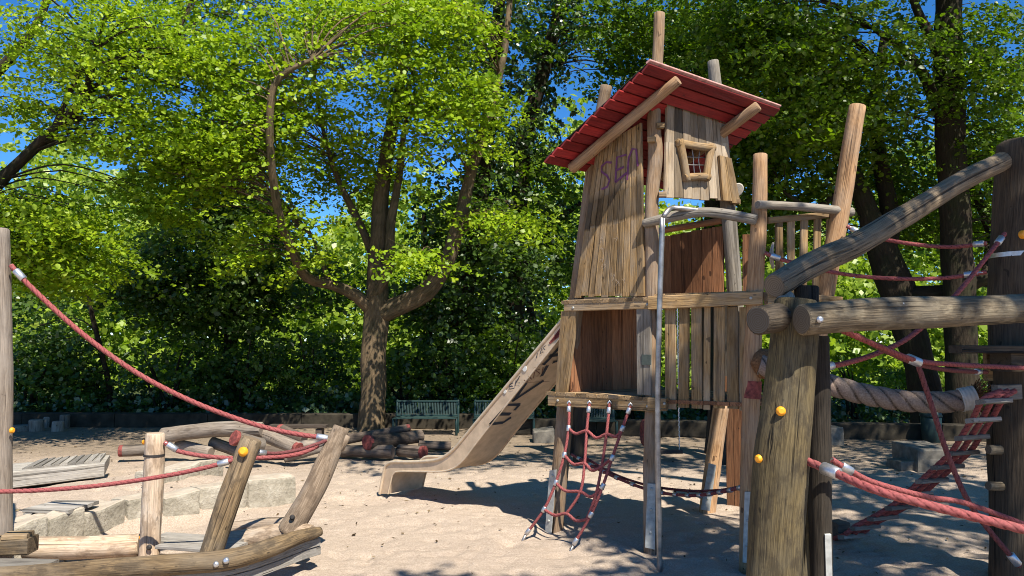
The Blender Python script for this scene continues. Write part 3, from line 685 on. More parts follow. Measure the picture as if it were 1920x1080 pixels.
S([(1008, 662), (1006, 672)]); S([(1016, 653), (1013, 664), (1018, 660)]); S([(1023, 648), (1018, 652), (1022, 656)])
mb.build('graffiti', 'navy', sl_)
mb = MB(); c = PL(984, 691, pSide); mb.tube([c, c + nAB * .004], .028, 16, capround=0); mb.build('sticker', 'white', sl_); mb = MB(); c = PL(947, 734, pSide); mb.tube([c, c + nAB * .004], .02, 12, capround=0); mb.build('sticker', 'white', sl_)
mb = MB(); 
for k in range(7): mb.ribbon([PL(1030 + k * 2.5, 644 - k * 3.2, pSide), PL(1048 + k * .8, 629 - k * 2.4, pSide)], .02, nAB, .002)
mb.build('rubbed_paint', 'redpaint', sl_)

# ================================================================== ropes
def rope_mesh(pts, r, res=.02, strands=3, name=None):
    return MB().tube(pts, r, 15 if r > .016 else 12, 0, .5, True, strands, 2 * math.pi / (r * 3.0), .15, r * .42)
def clamp_on(p, d, r, parent, ln=.06, name='clamp'):
    d = Vector(d).normalized()
    MB().tube([p - d * ln / 2, p + d * ln / 2], r, 12, capround=.15).build(name, 'clamp', parent)
def rope(label, pts, r, clamps=(), mat='rope', group=None, res=.02, cat='rope', name='rope'):
    pts = [Vector(p) for p in pts]
    t = thing(name, label, cat, pts[0], group)
    rope_mesh(pts, r, res).build('strand', mat, t)
    for i, f in clamps:          # clamp near end i (0/-1), fraction f of the first span
        a, b = (pts[0], pts[1]) if i == 0 else (pts[-1], pts[-2])
        clamp_on(lerp(a, b, f), b - a, r * 1.55, t, r * 5)
        MB().tube([a, lerp(a, b, f * .6)], r * .9, 8).build('hook', 'metal', t)
    return t

# climbing net
t1, t4 = PL(1067, 757, off(pAB, .065)), PL(1182, 761, off(pAB, .065)); an = G(985, 1004)
netn = (t4 - t1).cross(an - t1).normalized(); netn = netn if netn.y < 0 else -netn; pN = (t1, netn)
net = thing('climbing_net', 'red rope climbing net hanging from the lower tower deck down to the sand', 'climbing net', (an.x, an.y, 0))
cols = [[(1067, 757), (1066, 803), (1058, 853), (1042, 905), (1020, 955), (986, 1002)], [(1105, 757), (1100, 808), (1096, 870), (1088, 922), (1062, 963)],
        [(1143, 757), (1137, 815), (1128, 876), (1117, 928), (1100, 974)], [(1182, 761), (1167, 803), (1148, 858), (1130, 912), (1108, 965), (1075, 1022)]]
rows = [[(1066, 803), (1080, 813), (1100, 808), (1118, 821), (1137, 814), (1155, 818), (1167, 803)], [(1058, 853), (1075, 870), (1096, 869), (1110, 882), (1128, 874), (1148, 858)],
        [(1042, 905), (1060, 920), (1088, 922), (1105, 931), (1117, 926), (1130, 912)], [(1020, 955), (1040, 966), (1062, 963), (1080, 976), (1100, 973), (1108, 965)]]
for c in cols:
    pts = [PL(*p, pN) for p in c]; rope_mesh(pts, .012).build('vertical_rope', 'rope', net)
    clamp_on(lerp(pts[0], pts[1], .22), pts[1] - pts[0], .019, net, .05)
    rg = pts[0]; MB().tube([rg + V(-.016, 0, .0) + nAB * .0, rg + V(0, 0, .022), rg + V(.016, 0, 0)], .007, 8, res=.01).build('hook', 'metal', net)
for i in (0, 3):
    pts = [PL(*p, pN) for p in cols[i]]
    for k in (1, 2, 3, 4): clamp_on(pts[k], pts[k + 1] - pts[k - 1], .019, net, .05)
    clamp_on(lerp(pts[5], pts[4], .12), pts[4] - pts[5], .019, net, .06)
    MB().tube([pts[5], V(pts[5].x - .03, pts[5].y - .03, -.04)], .012, 8).build('ground_anchor', 'dirtymetal', net)
for c in rows: rope_mesh([PL(*p, pN) for p in c], .0125).build('cross_rope', 'rope', net)

# low rope walkway under the tower
hm = thing('rope_walkway', 'sagging red double rope walkway with metal sleeves low under the tower', 'rope walkway', (1.0, 7.3, 0))
c1 = [P(1072, 852, 8.4), P(1130, 884, 7.9), P(1215, 918, 7.3), P(1290, 929, 6.8), P(1350, 923, 6.4), P(1400, 911, 6.05)]
c2 = [P(1095, 856, 8.6), P(1150, 888, 8.1), P(1215, 910, 7.6), P(1290, 920, 7.1), P(1350, 919, 6.6), P(1401, 910, 6.06)]
rope_mesh(c1, .014).build('side_rope', 'rope', hm); rope_mesh(c2, .012).build('side_rope', 'rope', hm)
q1, q2 = cr(c1, 3), cr(c2, 3)
for k in range(1, 15):
    clamp_on(q1[k], q1[k] - q1[k - 1], .02, hm, .05)
    MB().tube([q1[k], q2[k] ], .011, 8, capround=0).build('cross_rope', 'rope', hm)
clamp_on(P(1400, 911, 6.03), V(0, 1, 0), .022, hm, .03, 'bolt')

# ================================================================== play boat
boat = thing('play_boat', 'low wooden play boat of bleached logs lying in the sand', 'play boat', (-2.4, 5.6, 0))
hull = [P(-60, 1085, 5.0), P(60, 1078, 5.0), P(200, 1067, 5.1), P(350, 1057, 5.2), P(440, 1047, 5.32), P(510, 1026, 5.5), P(565, 1006, 5.7), P(600, 996, 5.85)]
log('hull_log', hull, [.06, .06, .062, .066, .066, .06, .05, .035], 'boatdark', boat, .08, .06, tone=.25)
for dz, dy, hh in ((.08, .02, .055), (.145, .035, .06)):
    mb = MB(); pp = cr([h + V(0, dy, -dz) for h in hull[1:]], 3)
    for a, b in zip(pp, pp[1:]):
        n = (b - a).cross(UP).normalized(); n = n if n.y < 0 else -n
        mb.prism([a - UP * hh / 2, a - n * .04 - UP * hh / 2, a - n * .04 + UP * hh / 2, a + UP * hh / 2], [b - UP * hh / 2, b - n * .04 - UP * hh / 2, b - n * .04 + UP * hh / 2, b + UP * hh / 2], ch=.002, tone=.45)
    mb.build('hull_board', 'greyboard', boat)
log('hull_log', [P(50, 1028, 5.95), P(160, 1027, 5.95), P(264, 1022, 5.98)], [.085, .088, .083], 'boat', boat, .05)
log('keel_log', [P(412, 1016, 6.05), P(480, 1008, 6.0), P(545, 998, 5.97), P(585, 1002, 5.93)], [.06, .075, .085, .07], 'boat', boat, .08)
log('hull_log', [P(420, 993, 6.45), P(490, 985, 6.35), P(548, 984, 6.2)], [.05, .055, .06], 'boat', boat, .07)
log('mast_post', [P(279, 1048, 5.85) - UP * .08, P(286, 930, 5.85), P(291, 812, 5.85)], [.073, .07, .065], 'boat', boat, .06, label='upright bleached post with a black strap')
log('mast_post', [P(390, 1040, 5.5) - UP * .05, P(430, 935, 5.52), P(473, 822, 5.55)], [.078, .08, .075], 'boatdark', boat, .05, label='slanted brown post with a yellow cap')
log('mast_post', [P(540, 1000, 5.97), P(578, 940, 6.0), P(612, 868, 6.05), P(640, 800, 6.1)], [.1, .085, .08, .062], 'boat', boat, .09, .06, label='forked bow post leaning outward')
MB().tube([P(632, 840, 6.08), P(650, 815, 6.1)], [.05, .035], 12, .1).build('fork', 'boat', boat)
log('mast_post', [P(-4, 1040, 5.75) - UP * .1, P(-2, 760, 5.72), P(-2, 600, 5.7), P(-4, 429, 5.7)], [.09, .088, .084, .076], 'pile', boat, .05, label='tall dark stern post')
def cap_y(p, n, r, parent, mat='yellow', name='cap'):
    n = Vector(n).normalized(); MB().tube([p, p + n * r * .45, p + n * r * .75], [r, r * .92, r * .5], 12, capround=0).build(name, mat, parent)
cap_y(P(456, 847, 5.45), (0.1, -1, .25), .034, boat); cap_y(P(548, 970, 5.88), (.2, -1, .2), .02, boat, 'rubber'); cap_y(P(280, 1026, 5.77), (0, -1, 0), .02, boat, 'rubber'); cap_y(P(265, 1008, 5.83), (-1, -.2, 0), .02, boat); cap_y(P(270, 829, 5.83), (-1, -.2, 0), .018, boat); cap_y(P(22, 807, 5.7), (1, -.3, 0), .022, boat); cap_y(P(405, 1058, 5.2), (0, -1, 0), .02, boat, 'metal'); cap_y(P(424, 1051, 5.22), (0, -1, .3), .022, boat, 'metal')
MB().tube([P(289, 853, 5.85) - UP * .008, P(289, 853, 5.85) + UP * .008], .074, 16, cap=False).build('strap', 'rubber', boat)
mb = MB()
for i in range(3):     # fore deck
    a = P(302, 1006 + i * 10, 6.08 - i * .14); b = P(455, 1018 + i * 9, 5.92 - i * .14); a.z = b.z = .17
    mb.board(a, b, UP, (b - a).cross(UP), .13, .025)
mb.build('deck', 'greyboard', boat)
mb = MB(); a = P(303, 1022, 5.8); b = P(378, 1035, 5.68)
for p, q_ in ((a, lerp(a, b, .42)), (lerp(a, b, .55), b)):
    p = V(p.x, p.y, .07); q_ = V(q_.x, q_.y, .07); mb.board(p, q_, V(0, -1, 0), UP, .11, .03)
mb.build('seat_front', 'boat', boat)
mb = MB()
for i in range(3):
    a = P(-60, 1052 + i * 13, 5.5 - i * .13); b = P(100 + i * 12, 1058 + i * 13, 5.46 - i * .13); a.z = b.z = .13
    mb.board(a, b, UP, (b - a).cross(UP), .125, .03, tone=.2)
mb.build('deck', 'greyboard', boat)
MB().box(P(14, 1022, 5.62), .34, .16, .11, .1, .01).build('step', 'boatdark', boat)
MB().box(P(34, 1004, 5.62), .16, .14, .04, .2, .01).build('step', 'boatdark', boat)

R_ = .0158
rope('long faded red rope sagging from the tall stern post to the boat bow post', [P(20, 497, 5.66), P(60, 540, 5.68), P(150, 622, 5.72), P(250, 695, 5.78), P(350, 748, 5.85), P(450, 787, 5.92), P(530, 809, 6.0), P(614, 822, 6.05)], R_ * 1.1, ((0, .42), (-1, .12)), group='red boat ropes')
rope('red rope slung from the upright bleached post behind the slanted post to the bow', [P(308, 829, 5.83), P(335, 846, 5.85), P(400, 857, 5.9), P(470, 859, 5.95), P(545, 854, 6.0), P(585, 842, 6.03), P(615, 823, 6.06)], R_, ((0, .55), (-1, .3)), group='red boat ropes')
rope('red rope running low from the left picture edge to the slanted boat post', [P(-60, 922, 5.4), P(60, 920, 5.42), P(180, 911, 5.45), P(300, 894, 5.47), P(380, 878, 5.48), P(440, 862, 5.5)], R_ * .95, ((-1, .35),), group='red boat ropes')
rope('short dark red rope between the slanted boat post and the bow post', [P(486, 848, 5.62), P(520, 850, 5.75), P(565, 842, 5.9), P(612, 826, 6.03)], R_ * .8, ((0, .15),), 'ropedark', group='red boat ropes')

# ================================================================== stone wall, platforms
def stone(c4, z0, z1, seed, name, parent, rough=.012, n=7):
    """rough block over a plan quad c4 (front-left, front-right, back-right, back-left)"""
    rs = np.random.default_rng(seed); vs = []; fs = []
    import bmesh
    bm = bmesh.new()
    bmesh.ops.create_cube(bm, size=1)
    bmesh.ops.bevel(bm, geom=bm.edges[:] , offset=.07, segments=2, affect='EDGES', profile=.6)
    bmesh.ops.subdivide_edges(bm, edges=bm.edges[:], cuts=2, use_grid_fill=True)
    k = rs.normal(0, 1, (14, 3)) * 4; ph = rs.uniform(0, 6.28, 14); tilt = rs.uniform(-.025, .025, 2)
    for v in bm.verts:
        u, w_, h = v.co.x + .5, v.co.y + .5, v.co.z + .5
        f = lerp(c4[0], c4[1], u); b = lerp(c4[3], c4[2], u); p = lerp(f, b, w_)
        z = lerp(z0, z1 + tilt[0] * (u - .5) * 2 + tilt[1] * (w_ - .5), h)
        q = np.array([u, w_, h]); d = rough * sum(math.sin(float(kk @ q) + pp) for kk, pp in zip(k, ph)) / 3
        nrm = Vector((v.co.x, v.co.y, v.co.z)).normalized()
        v.co = V(p.x, p.y, z) + nrm * d
    base = Vector(WORLD[parent.name]) if parent else None
    if not parent:
        base = sum(c4, Vector()) / 4; base = V(base.x, base.y, z0)
    for v in bm.verts: v.co -= base
    me = bpy.data.meshes.new(name); bm.to_mesh(me); bm.free(); me.materials.append(M['stone'])
    o = bpy.data.objects.new(name, me); COL.objects.link(o)
    if parent: o.parent = parent
    else: o.location = base
    return o
W = [(20, 5.95), (108, 6.25), (177, 6.55), (250, 6.95), (312, 7.2), (385, 7.48), (475, 7.82), (564, 8.2)]
W = [V((px - 960) / F * d, d, 0) for px, d in W]
W.insert(0, W[0] + V(-.15, -.4, 0))
swall = thing('stone_wall', 'low curved wall of rough pale stone blocks edging the sand behind the boat', 'stone wall', (W[4].x, W[4].y, 0))
for i in range(len(W) - 1):
    a, b = W[i], W[i + 1]; d = (b - a).normalized(); n = V(-d.y, d.x, 0); gap = d * .008
    dn_ = random.uniform(-.02, .03)
    stone([a + gap - n * dn_, b - gap - n * dn_, b - gap + n * .30, a + gap + n * .30], -.06, .262 + random.uniform(-.012, .02), 100 + i, 'stone_block', swall)
sw2 = thing('stone_wall', 'short rear row of squared stone blocks behind the curved stone wall', 'stone wall', (-3.3, 8.6, 0))
bb = [V((px - 960) / F * d, d, 0) for px, d in ((306, 8.0), (345, 8.3), (385, 8.6), (428, 9.0))]
for i in range(3):
    a, b = bb[i], bb[i + 1]; d = (b - a).normalized(); n = V(-d.y, d.x, 0)
    stone([a + d * .008, b - d * .008, b - d * .008 + n * .3, a + d * .008 + n * .3], -.02, .33, 200 + i, 'stone_block', sw2)

pf = thing('low_platform', 'small grey plank platform on two battens beside the stone wall', 'platform', (-3.75, 6.55, .25))
o0 = G(42, 954, .305); o1 = G(126, 957, .305); o3 = G(108, 937, .305); o2 = G(186, 938, .305)
mb = MB()
for i in range(5):
    t0, t1 = i / 5, (i + 1) / 5 - .02
    e = random.uniform(0, .02)
    q = [lerp(o0, o3, t0), lerp(o0, o3, t1)], [lerp(o1, o2, t0) + V(e, 0, 0), lerp(o1, o2, t1) + V(e, 0, 0)]
    z = UP * .03
    mb.prism([q[0][0], q[0][1], q[0][1] - z, q[0][0] - z], [q[1][0], q[1][1], q[1][1] - z, q[1][0] - z], ch=.004)
mb.build('top', 'greyboard', pf)
for t in (.12, .75):
    a, b = lerp(o0, o1, t), lerp(o3, o2, t); MB().board(V(a.x, a.y, .22), V(b.x, b.y, .22), UP, V(1, 0, 0), .07, .053).build('batten', 'greyboard', pf)

rp = thing('balance_ramp', 'long grey wooden ramp block with notched boards on the sand', 'ramp', (-5.2, 9.2, 0))
hz = .24  # ramp top height
f0, f1 = G(-60, 892, hz), G(196, 869, hz); b0, b1 = G(-10, 872, hz), G(206, 853, hz)
mb = MB(); z = UP * .19
e1 = lerp(f0, f1, .93)
mb.prism([f0, b0, b0 - z, f0 - z], [f1, b1, b1 - z * .55, f1 - z * .8], ch=.008)
mb.build('side_board', 'greyboard', rp)
mb = MB()
for i in range(9):
    t0 = .35 + i * .065; a, b = lerp(f0, f1, t0), lerp(b0, b1, t0); a = lerp(a, b, .15)
    d = (f1 - f0).normalized(); mb.prism([a + UP * .001, a + d * .11 + UP * .001, a + d * .11 + UP * .035, a + UP * .012], [b + UP * .001, b + d * .11 + UP * .001, b + d * .11 + UP * .035, b + UP * .012], ch=.003)
mb.build('notched_board', 'greyboard', rp)
MB().board(V(f0.x, f0.y + .2, 0), V(f1.x - .3, f1.y + .25, 0), UP, V(0, 1, 0), .25, .06).build('runner', 'piledark', rp)

# ================================================================== log pile
def ground_log(px0, py0, px1, py1, rpx, d0, d1, label, mat='pile', red=None, taper=1.0, bend=0):
    r = rpx * d0 / F; a, b = P(px0, py0, d0), P(px1, py1, d1); m = lerp(a, b, .5) + UP * bend
    t = thing('log', label, 'log', (min(a.x, b.x), (a.y + b.y) / 2, 0), 'logs heaped in the sand behind the boat')
    MB().tube([a, m, b], [r, r * (1 + taper) / 2, r * taper], 14, .07, res=.12).build('log_body', mat, t)
    if red is not None:
        p, q = (a, b) if red == 0 else (b, a); rr = r if red == 0 else r * taper; d = (q - p).normalized()
        MB().tube([p - d * .004, p + d * .05], rr * 1.035, 14, .05, capround=.05).build('painted_end', 'redpaint', t)
GL = ground_log
GL(304, 818, 492, 806, 14.5, 10.9, 10.7, 'long thick grey log lying on top of the heap behind the upright post', bend=.05)
GL(224, 846, 296, 843, 10.5, 10.9, 11.0, 'red ended log lying at the left end of the heap', red=0)
GL(332, 834, 396, 849, 10.5, 11.0, 10.8, 'short log tilted down beneath the long grey log', 'pile')
GL(396, 829, 452, 848, 10.5, 11.0, 10.9, 'slanted log just behind the slanted boat post', 'pile')
GL(438, 821, 492, 836, 13.5, 10.2, 10.5, 'log with a bright red face standing out above the slanted boat post', 'pile', 0)
GL(492, 814, 560, 842, 12, 10.8, 10.5, 'log sloping down right with a red end between the slanted and bow posts', 'pile', 1)
GL(524, 806, 570, 825, 11, 11.4, 11.2, 'dark log with a red end at the back under the long rope', 'piledark', 0)
GL(470, 798, 498, 812, 10, 11.6, 11.3, 'short log with a red end poking up at the end of the long grey log', 'piledark', 1)
GL(545, 838, 612, 829, 9, 10.9, 11.0, 'pale log crossing behind the short dark rope', 'pile')
GL(532, 858, 640, 832, 9, 10.6, 10.9, 'thin pale log slanting along the sand beside the bow post', 'pile', None, .8)
GL(465, 845, 545, 848, 11, 11.2, 11.2, 'dark log at the bottom of the heap between the two leaning posts', 'piledark')
GL(650, 824, 768, 802, 9, 11.6, 11.9, 'long thin log rising to the right with a small red end', 'piledark', 1, .8)
GL(688, 829, 760, 824, 13.5, 11.0, 11.6, 'thick dark log with a cracked red face right of the bow post', 'piledark', 0)
GL(745, 824, 790, 818, 12, 11.7, 12.0, 'dark log lying high behind the cracked red faced log', 'piledark')
GL(640, 846, 737, 847, 11.5, 11.2, 11.0, 'brown log on the sand beneath the cracked red faced log', 'piledark')
GL(748, 845, 796, 848, 11.5, 11.2, 11.0, 'short brown log with a dull red end near the slide', 'piledark', 1)
GL(785, 834, 845, 836, 8, 11.8, 11.9, 'thin dark log lying behind the foot of the slide', 'piledark')
# bench board behind heap
bt = thing('low_bench', 'narrow dark plank bench behind the long grey log', 'bench', (-3.9, 13.2, 0))
MB().box(P(560, 799, 13.2), .95, .25, .05).build('seat', 'piledark', bt)
for x in (520, 600): p = P(x, 799, 13.2); MB().box(V(p.x, p.y, p.z / 2 - .015), .1, .2, p.z - .055).build('leg', 'piledark', bt)
# stumps
for (x, y, rpx, hpx), lab in zip(((36, 808, 22, 10), (68, 808, 13, 21), (92, 801, 11, 20), (108, 809, 10, 19), (121, 804, 9, 26)),
        ('broad flat stump beside the dark stern post', 'pale thick stump second from the stern post', 'dark stump at the back of the stump cluster', 'small low stump at the front right of the cluster', 'tall thin stump at the right end of the cluster')):
    g = G(x, y); s_ = g.y / F; t = thing('tree_stump', lab, 'stump', g, 'stumps set in the ground by the low wall')
    MB().tube([g - UP * .05, g + UP * hpx * s_], [rpx * s_ * 1.05, rpx * s_], 14, .06, res=.08).build('stump_body', 'pile', t)

# ================================================================== right hand climbing frame
cf = thing('log_climbing_structure', 'large climbing structure of dark round logs with ropes on the right', 'climbing frame', (2.2, 4.5, 0))
def toground(p, q):
    d = q - p; t = (-.1 - p.z) / d.z; return p + d * t
a, m_, b = P(1494, 562, 3.83), P(1466, 860, 3.8), P(1449, 1080, 3.78)
log('post', [toground(m_, b), b, P(1456, 980, 3.79), m_, P(1483, 700, 3.815), a], [.138, .126, .128, .131, .116, .1], 'near', cf, .04, .1, 20, label='thick leaning post, olive brown below and dark above')
a, b = P(1518, 740, 3.98), P(1512, 1080, 3.95); log('post', [toground(a, b), b, a], [.05, .045, .035], 'near', cf, .05)
a, b = P(1535, 630, 3.9), P(1540, 1080, 3.9); log('post', [toground(a, b), b, lerp(a, b, .5), a], [.06, .056, .055, .05], 'black', cf, .08)
log('post', [P(1513, 700, 4.0), P(1512, 536, 4.0)], [.062, .06], 'black', cf, .05)
log('beam', [P(1502, 600, 3.62), P(1640, 589, 3.75), P(1790, 584, 3.95), P(1990, 574, 4.2)], [.073, .077, .076, .074], 'beam', cf, .04, .08, label='flaking horizontal beam with a bolt')
log('beam', [P(1421, 601, 3.66), P(1500, 592, 3.95), P(1600, 590, 4.6)], [.068, .07, .07], 'black', cf, .03)
log('beam', [P(1468, 590, 3.85), P(1474, 556, 3.95)], [.05, .045], 'greyp', cf, .05)
log('slanted_log', [P(1452, 537, 3.9), P(1530, 492, 4.2), P(1610, 456, 4.5), P(1700, 402, 4.85), P(1800, 342, 5.2), P(1880, 302, 5.45)], [.063, .066, .069, .068, .068, .068], 'slant', cf, .05, .08)
big = log('post', [P(1924, 1200, 5.6), P(1922, 1080, 5.6), P(1917, 700, 5.58), P(1922, 500, 5.56), P(1936, 268, 5.55)], [.225, .215, .22, .225, .215], 'bigpost', cf, .04, .12, 20, 'very thick post at the picture edge')
mb = MB()
for i in range(3):
    a = P(1791, 651, 5.55 - .17 * i); b = P(1990, 650, 5.5 - .17 * i); a.z = b.z = P(1791, 648, 5.3).z; mb.board(a, b, UP, V(0, 1, 0), .16, -.05)
mb.build('platform', 'black', cf)
MB().box(P(1905, 678, 5.25), .22, .2, .13, .1).build('bracket_box', 'black', cf)
MB().box(P(1852, 684, 5.42), .04, .04, .22, .1).build('bracket_box', 'plank', cf)
MB().tube([P(1922, 481, 5.56) - UP * .012, P(1922, 479, 5.56) + UP * .012], .232, 24, cap=False).build('metal_band', 'metal', cf)
for y in (843, 911): MB().tube([P(1853, y, 5.5), P(1900, y + 1, 5.55)], .033, 10, .08).build('foot_peg', 'beam', cf)
cap_y(P(1464, 771, 3.70), (-.15, -1, .1), .023, cf); cap_y(P(1423, 860, 3.745), (-.8, -.6, 0), .02, cf); cap_y(P(1917, 440, 5.33), (0, -1, 0), .03, cf)
cap_y(P(1537, 599, 3.555), (.1, -1, 0), .016, cf, 'clamp', 'bolt'); cap_y(P(1474, 588, 3.78), (0, -1, 0), .012, cf, 'plate', 'bolt')
MB().tube([P(1693, 568, 3.74), P(1697, 580, 3.75), P(1697, 592, 3.755)], .006, 6).build('cord_mark', 'whitecord', cf)
MB().box(P(1552, 1060, 3.85), .03, .03, .3, 0).build('foot_plate', 'plate', cf)

rg_ = 'red ropes of the log climbing frame'
rope('thick pink red rope in front, running from the thick leaning post to the right edge', [P(1512, 864, 3.74), P(1560, 884, 3.6), P(1640, 918, 3.4), P(1760, 952, 3.3), P(1960, 1003, 3.2)], .0185, ((0, .95),), group=rg_)
rope('thinner red rope just behind the thick one, hooked to the leaning post', [P(1560, 862, 3.75), P(1590, 880, 3.78), P(1640, 905, 3.85), P(1740, 932, 4.0), P(1815, 945, 4.15), P(1960, 998, 4.3)], .0135, ((0, .9),), group=rg_)
rope('dark red rope dropping diagonally from the rope crossing to the lower right corner', [P(1720, 680, 4.5), P(1745, 755, 4.5), P(1780, 860, 4.5), P(1825, 955, 4.5), P(1912, 1062, 4.5)], .0145, ((-1, .12),), 'ropedark', rg_)
rope('red rope sloping from under the flaking beam to the plank platform at right', [P(1575, 618, 4.0), P(1650, 650, 4.25), P(1720, 676, 4.5), P(1800, 684, 4.8), P(1960, 692, 5.2)], .0145, (), group=rg_)
rope('dull red rope beneath the sloping one, ending in a sleeve at the thick post', [P(1605, 628, 4.1), P(1660, 658, 4.3), P(1718, 682, 4.55), P(1780, 694, 4.9), P(1850, 698, 5.3)], .0135, ((-1, .25),), 'ropedark', rg_)
cl = thing('rope_sleeve', 'shiny metal sleeve joining ropes where they cross below the beam', 'rope sleeve', P(1713, 675, 4.47)); clamp_on(P(1713, 676, 4.49), P(1740, 686, 4.5) - P(1690, 665, 4.45), .028, cl, .09, 'sleeve')
rope('red rope climbing behind the beam up to a sleeve on the thick post', [P(1540, 689, 4.2), P(1590, 680, 4.35), P(1650, 660, 4.55), P(1712, 627, 4.75), P(1790, 555, 5.0), P(1850, 482, 5.2), P(1884, 438, 5.33)], .015, ((0, .25), (-1, .3)), group=rg_)
rope('upper red rope from the tilted tower post to the thick post', [P(1588, 424, 6.15), P(1620, 440, 6.08), P(1700, 456, 5.9), P(1780, 463, 5.75), P(1850, 456, 5.55)], .0145, ((0, .5), (-1, .2)), group=rg_)
rope('lower red rope from tower corner post to thick post, passing behind the slanted log', [P(1434, 474, 5.86), P(1470, 488, 5.84), P(1560, 510, 5.8), P(1650, 521, 5.75), P(1760, 522, 5.65), P(1850, 510, 5.5)], .0145, ((0, .55), (-1, .35)), group=rg_)

tr = thing('balance_rope', 'very thick grey twisted rope stretched between the tower and the thick post', 'rope', P(1420, 690, 5.85))
MB().tube([P(1424, 684, 5.85), P(1480, 700, 5.8), P(1545, 718, 5.76), P(1620, 739, 5.7), P(1700, 752, 5.66), P(1770, 754, 5.6), P(1812, 748, 5.58)], [.074] * 7, 30, 0, .5, True, 3, 2 * math.pi / .12, .2, .01).build('strand', 'hemp', tr)
MB().tube([P(1800, 750, 5.58), P(1828, 745, 5.56)], .08, 20, 0, .5, True, 1, 260, .05, .006).build('whipping', 'whitecord', tr)
mb = MB()
for k in range(90):
    a = random.uniform(0, 6.28); r = random.uniform(.01, .07); p = P(1828, 745, 5.56) + V(0, math.cos(a) * r, math.sin(a) * r); e = p + V(random.uniform(.02, .09), math.cos(a) * .06 * random.random(), math.sin(a) * .09 * random.random() + random.uniform(-.03, .03))
    mb.tube([p, e], [.005, .003], 5, capround=0)
mb.build('frayed_end', 'frayed', tr)

# rope ladder bridge
lad = thing('rope_ladder', 'red rope ladder with grey plank rungs sagging from the thick post to the sand', 'rope ladder', G(1590, 1005))
rung = [(1863, 748, 5.25), (1843, 783, 5.4), (1822, 816, 5.53), (1803, 845, 5.67), (1776, 871, 5.8), (1747, 897, 5.92), (1718, 923, 6.04), (1689, 947, 6.15), (1655, 967, 6.26), (1621, 985, 6.36), (1600, 1001, 6.42)]
cen = [P(*r) for r in rung]
lads = [V(.088, .035, 0), V(0, 0, 0), V(-.088, -.035, 0)]
for d in lads:
    top = P(1890, 733, 5.3) + d * .7
    rope_mesh([top] + [c + d for c in cen] + [G(1580, 1008) + d], .0185, .025).build('side_rope', 'rope', lad)
for i, c in enumerate(cen):
    nx = (cen[min(i + 1, len(cen) - 1)] - cen[max(i - 1, 0)]).normalized(); sdv = V(.93, .37, 0)
    ud = nx.cross(sdv).normalized(); ud = ud if ud.z > 0 else -ud; ud = (ud * .35 + UP).normalized()
    MB().board(c - sdv * .132, c + sdv * .132, ud, sdv.cross(ud), .07, -.032, ch=.005).build('rung', 'greyboard', lad)
MB().box(P(1888, 735, 5.33), .22, .05, .1, .35).build('bracket', 'greyboard', lad)
MB().box(G(1572, 1010) + UP * .06, .12, .15, .17, .3, .01).build('ground_block', 'piledark', lad)

# ================================================================== swing, far furniture
swf = thing('swing_set', 'dark wooden swing stand with two legs seen behind the tower', 'swing set', (1.9, 11.1, 0))
bz = 2.2
for x in (1.02, 3.0):
    for y in (10.9, 11.7):
        MB().tube([V(x - .1, y, -.1), V(x + .06, 11.25, bz)], [.1, .09], 12, .05, res=.2).build('leg', 'black', swf)
MB().tube([V(.8, 11.25, bz), V(3.2, 11.25, bz)], .08, 12, .04, res=.2).build('top_beam', 'black', swf)
for (px, py), lab in (((1212, 829), 'red round swing seat hanging beside the front tower post'), ((1255, 846), 'low dark swing seat hanging right of the fire pole')):
    p = P(px, py, 11.2); t = thing('swing', lab, 'swing', p)
    if py < 840:
        mbt = MB(); mbt.tube([p + V(0, 0.02 + .13 * math.cos(a), .13 + .13 * math.sin(a)) + V(.1 * math.sin(a * 0), 0, 0) for a in np.linspace(0, 6.28, 20)], .07, 10, capround=0); mbt.build('tyre_ring', 'redpaint', t)
    else: MB().box(p, .34, .17, .05).build('seat_board', 'rubber', t)
    mbt = MB()
    for s_ in (-.14, .14) if py > 840 else (0,):
        z = p.z + (.26 if py < 840 else 0)
        while z < bz:
            mbt.tube([V(p.x + s_ + .008 * (int(z * 30) % 2), p.y, z), V(p.x + s_ - .008 * (int(z * 30) % 2), p.y, z + .035)], .009, 5, capround=0); z += .033
    mbt.build('chain', 'metal', t)

